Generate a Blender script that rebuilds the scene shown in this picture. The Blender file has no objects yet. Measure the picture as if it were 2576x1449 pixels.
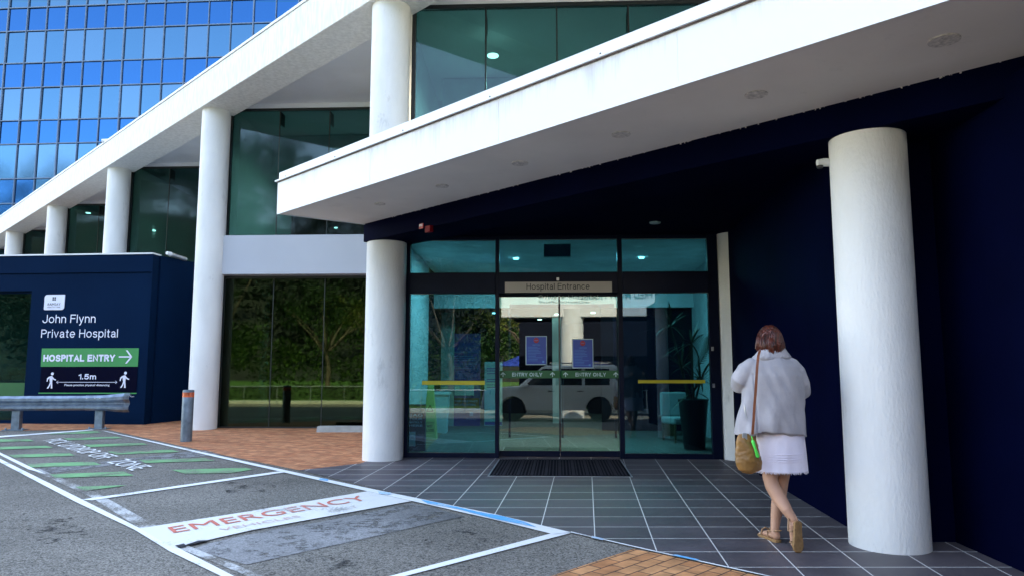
import bpy, bmesh, math, random
from mathutils import Vector, Matrix, noise
random.seed(7)
R = math.radians
scene = bpy.context.scene
COL = scene.collection
# ------------------------------------------------------------------ survey helpers
FPX, CH, HY, SL, YD = 1860.0, 1.25, 940.0, 0.0215, 11.36
TH = math.atan((HY - 724.5) / FPX)
FW = Vector((0, math.cos(TH), math.sin(TH))); UP = Vector((0, -math.sin(TH), math.cos(TH)))
CAM = Vector((0, 0, CH))
def ray(px, py): return Vector(((px - 1288) / FPX, 0, 0)) + UP * ((724.5 - py) / FPX) + FW
def gz(y): return SL * (y - YD) if y > -13 else SL * (-13 - YD)
def G(px, py, dz=0.0):
    d = ray(px, py); t = (CH + SL * YD - dz) / (SL * d.y - d.z); return CAM + d * t
def Zp(px, py, z):
    d = ray(px, py); return CAM + d * ((z - CH) / d.z)
def at(px, py, Y):
    d = ray(px, py); return CAM + d * (Y / d.y)
def VP(px, py, p, n):
    d = ray(px, py); t = (p[0] * n[0] + p[1] * n[1]) / (d.x * n[0] + d.y * n[1]); return CAM + d * t
# ------------------------------------------------------------------ materials
def nt(name):
    m = bpy.data.materials.new(name); m.use_nodes = True; m.node_tree.nodes.clear()
    return m, m.node_tree.nodes, m.node_tree.links
def pm(name, col, rough=0.6, metal=0.0, var=0.12, scale=3.0, bump=0.0, bscale=60.0, stretch=(1, 1, 1), spec=0.5, coat=0.0, emit=None, es=0.0, blotch=0.0):
    m, N, L = nt(name)
    o = N.new('ShaderNodeOutputMaterial'); b = N.new('ShaderNodeBsdfPrincipled'); L.new(b.outputs[0], o.inputs[0])
    b.inputs['Roughness'].default_value = rough; b.inputs['Metallic'].default_value = metal
    b.inputs['Specular IOR Level'].default_value = spec; b.inputs['Coat Weight'].default_value = coat
    g = N.new('ShaderNodeNewGeometry'); mp = N.new('ShaderNodeMapping'); L.new(g.outputs['Position'], mp.inputs[0])
    mp.inputs['Scale'].default_value = stretch
    n = N.new('ShaderNodeTexNoise'); n.inputs['Scale'].default_value = scale; n.inputs['Detail'].default_value = 6
    L.new(mp.outputs[0], n.inputs['Vector'])
    mr = N.new('ShaderNodeMapRange'); L.new(n.outputs[0], mr.inputs[0])
    mr.inputs[1].default_value = 0.3; mr.inputs[2].default_value = 0.7
    mr.inputs[3].default_value = 1 - var; mr.inputs[4].default_value = 1 + var
    fac = mr.outputs[0]
    if blotch:
        nb = N.new('ShaderNodeTexNoise'); nb.inputs['Scale'].default_value = 3.2; nb.inputs['Detail'].default_value = 10; nb.inputs['Roughness'].default_value = 0.72
        L.new(mp.outputs[0], nb.inputs['Vector'])
        rb_ = N.new('ShaderNodeMapRange'); L.new(nb.outputs[0], rb_.inputs[0]); rb_.inputs[1].default_value = .60; rb_.inputs[2].default_value = .74; rb_.inputs[3].default_value = 1; rb_.inputs[4].default_value = 1 - blotch
        mu = N.new('ShaderNodeMath'); mu.operation = 'MULTIPLY'; L.new(fac, mu.inputs[0]); L.new(rb_.outputs[0], mu.inputs[1]); fac = mu.outputs[0]
    mx = N.new('ShaderNodeVectorMath'); mx.operation = 'SCALE'; mx.inputs[0].default_value = col[:3]
    L.new(fac, mx.inputs['Scale']); L.new(mx.outputs[0], b.inputs['Base Color'])
    if bump:
        n2 = N.new('ShaderNodeTexNoise'); n2.inputs['Scale'].default_value = bscale; n2.inputs['Detail'].default_value = 4
        L.new(mp.outputs[0], n2.inputs['Vector'])
        bp = N.new('ShaderNodeBump'); bp.inputs['Strength'].default_value = bump; bp.inputs['Distance'].default_value = 0.01
        L.new(n2.outputs[0], bp.inputs['Height']); L.new(bp.outputs[0], b.inputs['Normal'])
    if emit: b.inputs['Emission Color'].default_value = (*emit, 1); b.inputs['Emission Strength'].default_value = es
    return m
def glass(name, tint, refl=0.12, rough=0.0, rcol=(0.9, 0.95, 1), wav=0.0):
    m, N, L = nt(name)
    o = N.new('ShaderNodeOutputMaterial'); mix = N.new('ShaderNodeMixShader'); L.new(mix.outputs[0], o.inputs[0])
    t = N.new('ShaderNodeBsdfTransparent'); t.inputs[0].default_value = (*tint, 1)
    g = N.new('ShaderNodeBsdfGlossy'); g.inputs[0].default_value = (*rcol, 1); g.inputs['Roughness'].default_value = rough
    f = N.new('ShaderNodeFresnel'); f.inputs[0].default_value = 1.5
    a = N.new('ShaderNodeMath'); a.operation = 'ADD'; a.use_clamp = True; L.new(f.outputs[0], a.inputs[0]); a.inputs[1].default_value = refl
    L.new(a.outputs[0], mix.inputs[0]); L.new(t.outputs[0], mix.inputs[1]); L.new(g.outputs[0], mix.inputs[2])
    if wav:
        ge = N.new('ShaderNodeNewGeometry'); n2 = N.new('ShaderNodeTexNoise'); n2.inputs['Scale'].default_value = 1.3; n2.inputs['Detail'].default_value = 1
        L.new(ge.outputs['Position'], n2.inputs['Vector'])
        bp = N.new('ShaderNodeBump'); bp.inputs['Strength'].default_value = wav; bp.inputs['Distance'].default_value = 0.02
        L.new(n2.outputs[0], bp.inputs['Height']); L.new(bp.outputs[0], g.inputs['Normal'])
    return m
M = {}
M['white'] = pm('render_white', (0.68, 0.70, 0.72), 0.75, var=0.05, scale=1.6, bump=0.35, bscale=55, stretch=(1, 1, 0.45))
M['beamwhite'] = pm('rough_render_white', (0.72, 0.72, 0.70), 0.8, var=0.12, scale=16, bump=0.6, bscale=38, stretch=(1, 1, 0.22))
M['column'] = pm('column_render', (0.74, 0.74, 0.735), 0.75, var=0.09, scale=1.8, bump=0.6, bscale=48, stretch=(1, 1, 0.4), blotch=0.35)
M['smoothwhite'] = pm('spandrel_dimmed_white', (0.45, 0.48, 0.54), 0.6, var=0.04, scale=1.0, bump=0.05)  # white dimmed in the colour, as this front gets less skylight
M['soffit'] = pm('soffit_paint', (0.80, 0.75, 0.71), 0.8, var=0.06, scale=1.2, bump=0.1, blotch=0.12)
M['navy'] = pm('navy_paint_shaded', (0.0001, 0.0014, 0.014), 0.7, var=0.2, scale=1.2, bump=0.12, bscale=70, spec=0.015)  # same paint as the annexe, with the wall's shade put into the colour
M['navyp'] = pm('navy_paint_lit', (0.0000, 0.0125, 0.040), 0.55, var=0.12, scale=0.7, bump=0.04, bscale=20, spec=0.02)  # lighter copy of the navy wall paint, brighter light put into the colour
M['frame'] = pm('navy_frame', (0.001, 0.005, 0.02), 0.4, var=0.15, spec=.12)
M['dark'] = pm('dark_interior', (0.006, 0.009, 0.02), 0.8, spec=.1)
M['gasket'] = pm('black_gasket', (0.01, 0.015, 0.018), 0.5)
M['glass'] = glass('teal_glass', (0.13, 0.50, 0.64), 0.035, rcol=(.42, .55, .64))
M['glassd'] = glass('door_glass', (0.34, 0.62, 0.68), 0.06, rcol=(.80, .78, .72))
M['glassu'] = glass('green_glass', (0.19, 0.43, 0.47), 0.03, rough=.045, rcol=(.34, .42, .46), wav=0.006)
M['glassl'] = glass('lower_glass', (0.08, 0.22, 0.22), 0.07, rough=.02, rcol=(.36, .50, .34), wav=0.012)
M['steel'] = pm('galvanised_steel', (0.21, 0.27, 0.33), 0.42, metal=0.75, var=0.3, scale=9, bump=0.1, bscale=12)
M['alu'] = pm('aluminium', (0.5, 0.52, 0.54), 0.35, metal=0.8)
M['red'] = pm('red_plastic', (0.45, 0.01, 0.02), 0.4)
M['alarmred'] = pm('alarm_red', (0.16, 0.003, 0.01), 0.5, spec=.1)
M['vwhite'] = pm('vinyl_white', (0.72, 0.74, 0.86), 0.5, var=0.02)
M['vgrey'] = pm('vinyl_pale', (0.45, 0.62, 0.60), 0.5, var=0.05)
M['vgreen'] = pm('vinyl_green', (0.01, 0.26, 0.07), 0.5, var=0.03)
M['dgreen'] = pm('door_band_green', (0.004, 0.11, 0.03), 0.5, var=0.05)
M['vblue'] = pm('poster_blue', (0.008, 0.06, 0.34), 0.4, var=0.1)
M['dblue'] = pm('banner_blue', (0.004, 0.012, 0.20), 0.4, var=0.1)
M['beige'] = pm('sign_beige', (0.52, 0.45, 0.39), 0.5, var=0.02)
M['ink'] = pm('sign_ink', (0.01, 0.012, 0.02), 0.5)
M['yellow'] = pm('safety_yellow', (0.52, 0.42, 0.02), 0.5, var=0.08)
M['wetyellow'] = pm('wet_floor_yellow', (0.62, 0.55, 0.16), 0.45, var=0.05)
M['pale'] = pm('pale_plastic', (0.45, 0.60, 0.60), 0.5, var=0.05)
M['black'] = pm('black_plastic', (0.012, 0.013, 0.02), 0.45)
M['wood'] = pm('brown_wood', (0.20, 0.08, 0.03), 0.5, var=0.2, scale=6, stretch=(1, 1, 6))
M['leafd'] = pm('palm_leaf', (0.015, 0.05, 0.02), 0.5)
M['fabric'] = pm('chair_fabric', (0.30, 0.42, 0.42), 0.8)
M['lobbyfloor'] = None
M['wallpale'] = pm('lobby_wall', (0.5, 0.56, 0.58), 0.8)
M['concrete'] = pm('concrete', (0.32, 0.32, 0.30), 0.85, var=0.15, scale=8, bump=0.3)
M['path'] = pm('pale_path', (0.55, 0.53, 0.45), 0.9, var=0.1)
M['grass'] = pm('lawn_grass', (0.04, 0.12, 0.012), 0.9, var=0.25, scale=2, bump=0.6, bscale=20)
M['leaf'] = pm('tree_leaf', (0.035, 0.085, 0.02), 0.7, var=0.5, scale=0.35)
M['leaf2'] = pm('yellow_leaf', (0.10, 0.12, 0.02), 0.7, var=0.4, scale=0.5)
M['forest'] = pm('forest_leaf', (0.018, 0.034, 0.016), 0.8, var=0.6, scale=0.12)
M['bark'] = pm('bark', (0.12, 0.09, 0.06), 0.9, var=0.3, bump=0.5)
M['paint'] = pm('car_paint', (0.85, 0.82, 0.76), 0.25, var=0.02, coat=0.6)
M['tyre'] = pm('tyre_rubber', (0.015, 0.015, 0.015), 0.8)
M['carglass'] = pm('car_glass', (0.01, 0.014, 0.02), 0.05, spec=0.8)
M['chrome'] = pm('chrome', (0.6, 0.6, 0.6), 0.15, metal=1)
M['skin'] = pm('skin', (0.52, 0.27, 0.18), 0.5, var=0.06, scale=8, spec=0.4)
M['hair'] = pm('auburn_hair', (0.085, 0.014, 0.006), 0.4, var=0.85, scale=75, stretch=(1, 1, 0.10), bump=0.8, bscale=90)
M['coat'] = pm('grey_suede', (0.38, 0.36, 0.385), 0.92, var=0.10, scale=7, bump=0.25, bscale=30)
M['fleece'] = pm('cream_fleece', (0.42, 0.40, 0.43), 0.95, var=0.06, scale=30, bump=0.8, bscale=80)
M['skirt'] = pm('white_linen', (0.78, 0.72, 0.82), 0.85, var=0.04, scale=12, bump=0.2, bscale=120)
M['tan'] = pm('tan_leather', (0.30, 0.145, 0.042), 0.45, var=0.25, scale=8, bump=0.3, bscale=25)
M['strap'] = pm('brown_strap', (0.26, 0.075, 0.03), 0.5, var=0.15, scale=20)
M['sole'] = pm('crepe_sole', (0.27, 0.14, 0.055), 0.8, var=0.2, scale=40, bump=0.4)
M['sandal'] = pm('sandal_leather', (0.34, 0.19, 0.10), 0.5, var=0.1)
M['lime'] = pm('lime_lanyard', (0.02, 0.75, 0.10), 0.4, var=0.05)
M['fitting'] = pm('soffit_fitting', (0.62, 0.57, 0.53), 0.8, var=0.3, scale=40)
M['lamp'] = pm('lit_lamp', (0.9, 0.9, 0.9), 0.5, emit=(1.0, 0.97, 0.9), es=1.5)
M['dlight'] = pm('downlight_glass', (0.30, 0.45, 0.45), 0.3)
M['canvasb'] = pm('blue_canvas', (0.01, 0.05, 0.35), 0.7)
M['canvasw'] = pm('white_canvas', (0.6, 0.62, 0.6), 0.7)
M['plinewhite'] = None

def road_mat(name, cols, sc=160, big=0.6, bump=0.6, wear=None, wcol=(0.09, 0.09, 0.09), worn=0.5):
    """speckled aggregate; optional worn paint on top"""
    m, N, L = nt(name)
    o = N.new('ShaderNodeOutputMaterial'); b = N.new('ShaderNodeBsdfPrincipled'); L.new(b.outputs[0], o.inputs[0])
    b.inputs['Roughness'].default_value = 0.9; b.inputs['Specular IOR Level'].default_value = 0.3
    g = N.new('ShaderNodeNewGeometry')
    v = N.new('ShaderNodeTexVoronoi'); v.inputs['Scale'].default_value = sc; L.new(g.outputs['Position'], v.inputs['Vector'])
    sp = N.new('ShaderNodeSeparateColor'); L.new(v.outputs['Color'], sp.inputs[0])
    n = N.new('ShaderNodeTexNoise'); n.inputs['Scale'].default_value = big; n.inputs['Detail'].default_value = 5; L.new(g.outputs['Position'], n.inputs['Vector'])
    n1 = N.new('ShaderNodeTexNoise'); n1.inputs['Scale'].default_value = sc * 0.28; n1.inputs['Detail'].default_value = 6; n1.inputs['Roughness'].default_value = 0.8
    L.new(g.outputs['Position'], n1.inputs['Vector'])
    mm = N.new('ShaderNodeMath'); mm.operation = 'MULTIPLY_ADD'; L.new(sp.outputs[0], mm.inputs[0]); mm.inputs[1].default_value = 0.55; L.new(n1.outputs[0], mm.inputs[2])
    cr = N.new('ShaderNodeValToRGB'); L.new(mm.outputs[0], cr.inputs[0])
    cr.color_ramp.elements[0].position = 0.42; cr.color_ramp.elements[0].color = (*cols[0], 1)
    cr.color_ramp.elements[1].position = 1.02; cr.color_ramp.elements[1].color = (*cols[1], 1)
    mr = N.new('ShaderNodeMapRange'); L.new(n.outputs[0], mr.inputs[0]); mr.inputs[1].default_value = .3; mr.inputs[2].default_value = .7; mr.inputs[3].default_value = .68; mr.inputs[4].default_value = 1.32
    sc_ = N.new('ShaderNodeVectorMath'); sc_.operation = 'SCALE'; L.new(cr.outputs[0], sc_.inputs[0]); L.new(mr.outputs[0], sc_.inputs['Scale'])
    out = sc_.outputs[0]
    if wear:
        w = N.new('ShaderNodeTexNoise'); w.inputs['Scale'].default_value = 45; w.inputs['Detail'].default_value = 8; w.inputs['Roughness'].default_value = 0.75
        L.new(g.outputs['Position'], w.inputs['Vector'])
        w2 = N.new('ShaderNodeTexNoise'); w2.inputs['Scale'].default_value = 2.2; w2.inputs['Detail'].default_value = 3; L.new(g.outputs['Position'], w2.inputs['Vector'])
        ad = N.new('ShaderNodeMath'); ad.operation = 'ADD'; L.new(w.outputs[0], ad.inputs[0]); L.new(w2.outputs[0], ad.inputs[1])
        mr2 = N.new('ShaderNodeMapRange'); L.new(ad.outputs[0], mr2.inputs[0]); mr2.inputs[1].default_value = worn; mr2.inputs[2].default_value = worn + 0.25
        mr2.inputs[3].default_value = 0.0; mr2.inputs[4].default_value = 1.0
        mx = N.new('ShaderNodeMix'); mx.data_type = 'RGBA'; L.new(mr2.outputs[0], mx.inputs[0]); L.new(out, mx.inputs[6]); mx.inputs[7].default_value = (*wear, 1)
        out = mx.outputs[2]
    L.new(out, b.inputs['Base Color'])
    bp = N.new('ShaderNodeBump'); bp.inputs['Strength'].default_value = bump; bp.inputs['Distance'].default_value = 0.004
    L.new(mm.outputs[0], bp.inputs['Height']); L.new(bp.outputs[0], b.inputs['Normal'])
    return m
A0, A1 = (0.022, 0.021, 0.019), (0.265, 0.240, 0.205)
M['asphalt'] = road_mat('asphalt', (A0, A1), 105, bump=0.8, big=0.45)
M['asphaltdark'] = road_mat('asphalt_patch_dark', ((0.022, 0.022, 0.028), (0.085, 0.085, 0.10)), 90)
M['asphaltpale'] = road_mat('asphalt_patch_pale', ((0.10, 0.10, 0.10), (0.26, 0.255, 0.25)), 90)
M['plinewhite'] = road_mat('line_paint', (A0, A1), 105, wear=(0.80, 0.80, 0.78), worn=0.66)
M['pworn'] = road_mat('worn_line_paint', (A0, A1), 105, wear=(0.62, 0.62, 0.60), worn=0.92)
M['pband'] = road_mat('band_paint', (A0, A1), 105, wear=(0.74, 0.72, 0.68), worn=0.64)
M['pgreen'] = road_mat('green_paint', (A0, A1), 105, wear=(0.16, 0.40, 0.18), worn=0.80)
M['pred'] = road_mat('red_paint', ((0.5, 0.5, 0.48), (0.7, 0.7, 0.68)), 85, wear=(0.66, 0.18, 0.13), worn=0.70)
M['predf'] = road_mat('faded_red_paint', ((0.5, 0.5, 0.48), (0.7, 0.7, 0.68)), 105, wear=(0.70, 0.34, 0.28), worn=0.90)
M['pblue'] = road_mat('blue_paint', ((0.5, 0.6, 0.65), (0.8, 0.8, 0.78)), 60, wear=(0.05, 0.42, 0.75), worn=0.82)

def brick_mat(name, ang, c1, c2, mortar, bw=0.23, bh=0.115, ms=0.004):
    m, N, L = nt(name)
    o = N.new('ShaderNodeOutputMaterial'); b = N.new('ShaderNodeBsdfPrincipled'); L.new(b.outputs[0], o.inputs[0]); b.inputs['Roughness'].default_value = 0.85
    g = N.new('ShaderNodeNewGeometry'); mp = N.new('ShaderNodeMapping'); L.new(g.outputs['Position'], mp.inputs[0]); mp.inputs['Rotation'].default_value = (0, 0, ang)
    t = N.new('ShaderNodeTexBrick'); L.new(mp.outputs[0], t.inputs['Vector']); t.inputs['Scale'].default_value = 1.0
    t.inputs['Brick Width'].default_value = bw; t.inputs['Row Height'].default_value = bh; t.inputs['Mortar Size'].default_value = ms; t.inputs['Mortar Smooth'].default_value = 0.3
    t.inputs['Color1'].default_value = (*c1, 1); t.inputs['Color2'].default_value = (*c2, 1); t.inputs['Mortar'].default_value = (*mortar, 1); t.inputs['Bias'].default_value = -0.1
    n = N.new('ShaderNodeTexNoise'); n.inputs['Scale'].default_value = 7; n.inputs['Detail'].default_value = 8; L.new(g.outputs['Position'], n.inputs['Vector'])
    mr = N.new('ShaderNodeMapRange'); L.new(n.outputs[0], mr.inputs[0]); mr.inputs[1].default_value = .25; mr.inputs[2].default_value = .75; mr.inputs[3].default_value = .6; mr.inputs[4].default_value = 1.35
    s = N.new('ShaderNodeVectorMath'); s.operation = 'SCALE'; L.new(t.outputs[0], s.inputs[0]); L.new(mr.outputs[0], s.inputs['Scale']); L.new(s.outputs[0], b.inputs['Base Color'])
    bp = N.new('ShaderNodeBump'); bp.inputs['Strength'].default_value = 0.6; bp.inputs['Distance'].default_value = 0.006; bp.invert = True
    L.new(t.outputs['Fac'], bp.inputs['Height']); L.new(bp.outputs[0], b.inputs['Normal'])
    return m
M['brick'] = brick_mat('clay_paver', R(20), (0.46, 0.15, 0.06), (0.62, 0.25, 0.11), (0.14, 0.07, 0.045))
M['brickn'] = brick_mat('clay_paver_near', R(-46), (0.50, 0.19, 0.07), (0.64, 0.29, 0.12), (0.04, 0.025, 0.02), ms=0.006)

def tile_mat(name, n1, w1, o1, n2, w2, o2, col, gcol, gw1, gw2, rough=0.35, bump=0.2, var=0.2):
    m, N, L = nt(name)
    o = N.new('ShaderNodeOutputMaterial'); b = N.new('ShaderNodeBsdfPrincipled'); L.new(b.outputs[0], o.inputs[0])
    g = N.new('ShaderNodeNewGeometry')
    def lines(n, w, off, gw):
        d = N.new('ShaderNodeVectorMath'); d.operation = 'DOT_PRODUCT'; L.new(g.outputs['Position'], d.inputs[0]); d.inputs[1].default_value = n
        s = N.new('ShaderNodeMath'); s.operation = 'SUBTRACT'; L.new(d.outputs['Value'], s.inputs[0]); s.inputs[1].default_value = off
        q = N.new('ShaderNodeMath'); q.operation = 'DIVIDE'; L.new(s.outputs[0], q.inputs[0]); q.inputs[1].default_value = w
        f = N.new('ShaderNodeMath'); f.operation = 'PINGPONG'; L.new(q.outputs[0], f.inputs[0]); f.inputs[1].default_value = 0.5
        c = N.new('ShaderNodeMath'); c.operation = 'LESS_THAN'; L.new(f.outputs[0], c.inputs[0]); c.inputs[1].default_value = gw / w / 2
        fl = N.new('ShaderNodeMath'); fl.operation = 'FLOOR'; L.new(q.outputs[0], fl.inputs[0])
        return c, fl
    a, fa = lines(n1, w1, o1, gw1); c, fc = lines(n2, w2, o2, gw2)
    mxm = N.new('ShaderNodeMath'); mxm.operation = 'MAXIMUM'; L.new(a.outputs[0], mxm.inputs[0]); L.new(c.outputs[0], mxm.inputs[1])
    cb = N.new('ShaderNodeCombineXYZ'); L.new(fa.outputs[0], cb.inputs[0]); L.new(fc.outputs[0], cb.inputs[1])
    wn = N.new('ShaderNodeTexWhiteNoise'); L.new(cb.outputs[0], wn.inputs['Vector'])
    n = N.new('ShaderNodeTexNoise'); n.inputs['Scale'].default_value = 3; n.inputs['Detail'].default_value = 6; L.new(g.outputs['Position'], n.inputs['Vector'])
    ad = N.new('ShaderNodeMath'); ad.operation = 'MULTIPLY_ADD'; L.new(wn.outputs['Value'], ad.inputs[0]); ad.inputs[1].default_value = 0.35; L.new(n.outputs[0], ad.inputs[2])
    mr = N.new('ShaderNodeMapRange'); L.new(ad.outputs[0], mr.inputs[0]); mr.inputs[1].default_value = .3; mr.inputs[2].default_value = 1.05; mr.inputs[3].default_value = 1 - var; mr.inputs[4].default_value = 1 + var
    s = N.new('ShaderNodeVectorMath'); s.operation = 'SCALE'; s.inputs[0].default_value = col; L.new(mr.outputs[0], s.inputs['Scale'])
    mx = N.new('ShaderNodeMix'); mx.data_type = 'RGBA'; L.new(mxm.outputs[0], mx.inputs[0]); L.new(s.outputs[0], mx.inputs[6]); mx.inputs[7].default_value = (*gcol, 1)
    L.new(mx.outputs[2], b.inputs['Base Color'])
    rr = N.new('ShaderNodeMapRange'); L.new(n.outputs[0], rr.inputs[0]); rr.inputs[3].default_value = rough; rr.inputs[4].default_value = rough + 0.3; L.new(rr.outputs[0], b.inputs['Roughness'])
    nb = N.new('ShaderNodeTexNoise'); nb.inputs['Scale'].default_value = 120; L.new(g.outputs['Position'], nb.inputs['Vector'])
    bp = N.new('ShaderNodeBump'); bp.inputs['Strength'].default_value = bump; bp.inputs['Distance'].default_value = 0.003; L.new(nb.outputs[0], bp.inputs['Height']); L.new(bp.outputs[0], b.inputs['Normal'])
    return m
ca, sa = math.cos(R(5.7)), math.sin(R(5.7))
M['tile'] = tile_mat('slate_tile', (ca, -sa, 0), 0.4712, 1.003 * ca, (0, 1, 0), 0.4215, 5.475, (0.088, 0.074, 0.082), (0.72, 0.70, 0.66), 0.0085, 0.010, rough=0.38, var=0.34)
M['lobbyfloor'] = tile_mat('lobby_tile', (1, 0.04, 0), 0.9, 0.2, (-0.04, 1, 0), 0.9, 0.3, (0.36, 0.42, 0.40), (0.16, 0.18, 0.17), 0.01, 0.01, rough=0.3, bump=0.02, var=0.1)

def fascia_mat():
    m, N, L = nt('stained_fascia')
    o = N.new('ShaderNodeOutputMaterial'); b = N.new('ShaderNodeBsdfPrincipled'); L.new(b.outputs[0], o.inputs[0]); b.inputs['Roughness'].default_value = 0.5
    g = N.new('ShaderNodeNewGeometry'); mp = N.new('ShaderNodeMapping'); mp.inputs['Scale'].default_value = (1, 1, 0.06); L.new(g.outputs['Position'], mp.inputs[0])
    n = N.new('ShaderNodeTexNoise'); n.inputs['Scale'].default_value = 6; n.inputs['Detail'].default_value = 9; n.inputs['Roughness'].default_value = 0.8; L.new(mp.outputs[0], n.inputs['Vector'])
    n2 = N.new('ShaderNodeTexNoise'); n2.inputs['Scale'].default_value = 0.9; n2.inputs['Detail'].default_value = 3; L.new(mp.outputs[0], n2.inputs['Vector'])
    sx = N.new('ShaderNodeSeparateXYZ'); L.new(g.outputs['Position'], sx.inputs[0])
    zr = N.new('ShaderNodeMapRange'); L.new(sx.outputs[2], zr.inputs[0]); zr.inputs[1].default_value = 3.55; zr.inputs[2].default_value = 3.93; zr.inputs[3].default_value = 0.0; zr.inputs[4].default_value = 0.30
    a = N.new('ShaderNodeMath'); a.operation = 'ADD'; L.new(n.outputs[0], a.inputs[0]); L.new(zr.outputs[0], a.inputs[1])
    a2 = N.new('ShaderNodeMath'); a2.operation = 'MULTIPLY_ADD'; L.new(n2.outputs[0], a2.inputs[0]); a2.inputs[1].default_value = 0.7; L.new(a.outputs[0], a2.inputs[2])
    cr = N.new('ShaderNodeValToRGB'); L.new(a2.outputs[0], cr.inputs[0])
    e = cr.color_ramp.elements; e[0].position = 0.98; e[0].color = (0.82, 0.83, 0.85, 1); e[1].position = 1.35; e[1].color = (0.30, 0.25, 0.25, 1)
    x = cr.color_ramp.elements.new(1.0); x.position = 0.999; 
    cr.color_ramp.elements[0].position = 0.80
    mr = N.new('ShaderNodeMapRange'); L.new(a2.outputs[0], mr.inputs[0]); mr.inputs[1].default_value = 1.10; mr.inputs[2].default_value = 1.75
    mx = N.new('ShaderNodeMix'); mx.data_type = 'RGBA'; L.new(mr.outputs[0], mx.inputs[0]); mx.inputs[6].default_value = (0.72, 0.735, 0.75, 1); mx.inputs[7].default_value = (0.22, 0.17, 0.18, 1)
    N.remove(cr); L.new(mx.outputs[2], b.inputs['Base Color'])
    return m
M['fascia'] = fascia_mat()
M['flash'] = pm('flashing', (0.72, 0.74, 0.76), 0.4, var=0.05, scale=3)
M['grime'] = pm('grime', (0.10, 0.07, 0.07), 0.8, var=0.6, scale=25)
def tower_mat(name, k):
    m, N, L = nt(name)
    o = N.new('ShaderNodeOutputMaterial'); b = N.new('ShaderNodeBsdfPrincipled'); L.new(b.outputs[0], o.inputs[0])
    b.inputs['Metallic'].default_value = 1.0; b.inputs['Roughness'].default_value = 0.075
    b.inputs['Base Color'].default_value = (*k, 1)
    g = N.new('ShaderNodeNewGeometry'); n2 = N.new('ShaderNodeTexNoise'); n2.inputs['Scale'].default_value = 0.5; L.new(g.outputs['Position'], n2.inputs['Vector'])
    bp = N.new('ShaderNodeBump'); bp.inputs['Strength'].default_value = 0.15; bp.inputs['Distance'].default_value = 0.02
    L.new(n2.outputs[0], bp.inputs['Height']); L.new(bp.outputs[0], b.inputs['Normal'])
    return m
M['towA'] = tower_mat('tower_vision_glass', (0.032, 0.112, 0.195))
M['towB'] = tower_mat('tower_spandrel_glass', (0.008, 0.078, 0.20))
M['towC'] = tower_mat('tower_pale_glass', (0.046, 0.125, 0.205))
M['mull'] = pm('tower_mullion', (0.075, 0.135, 0.22), 0.5)
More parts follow.
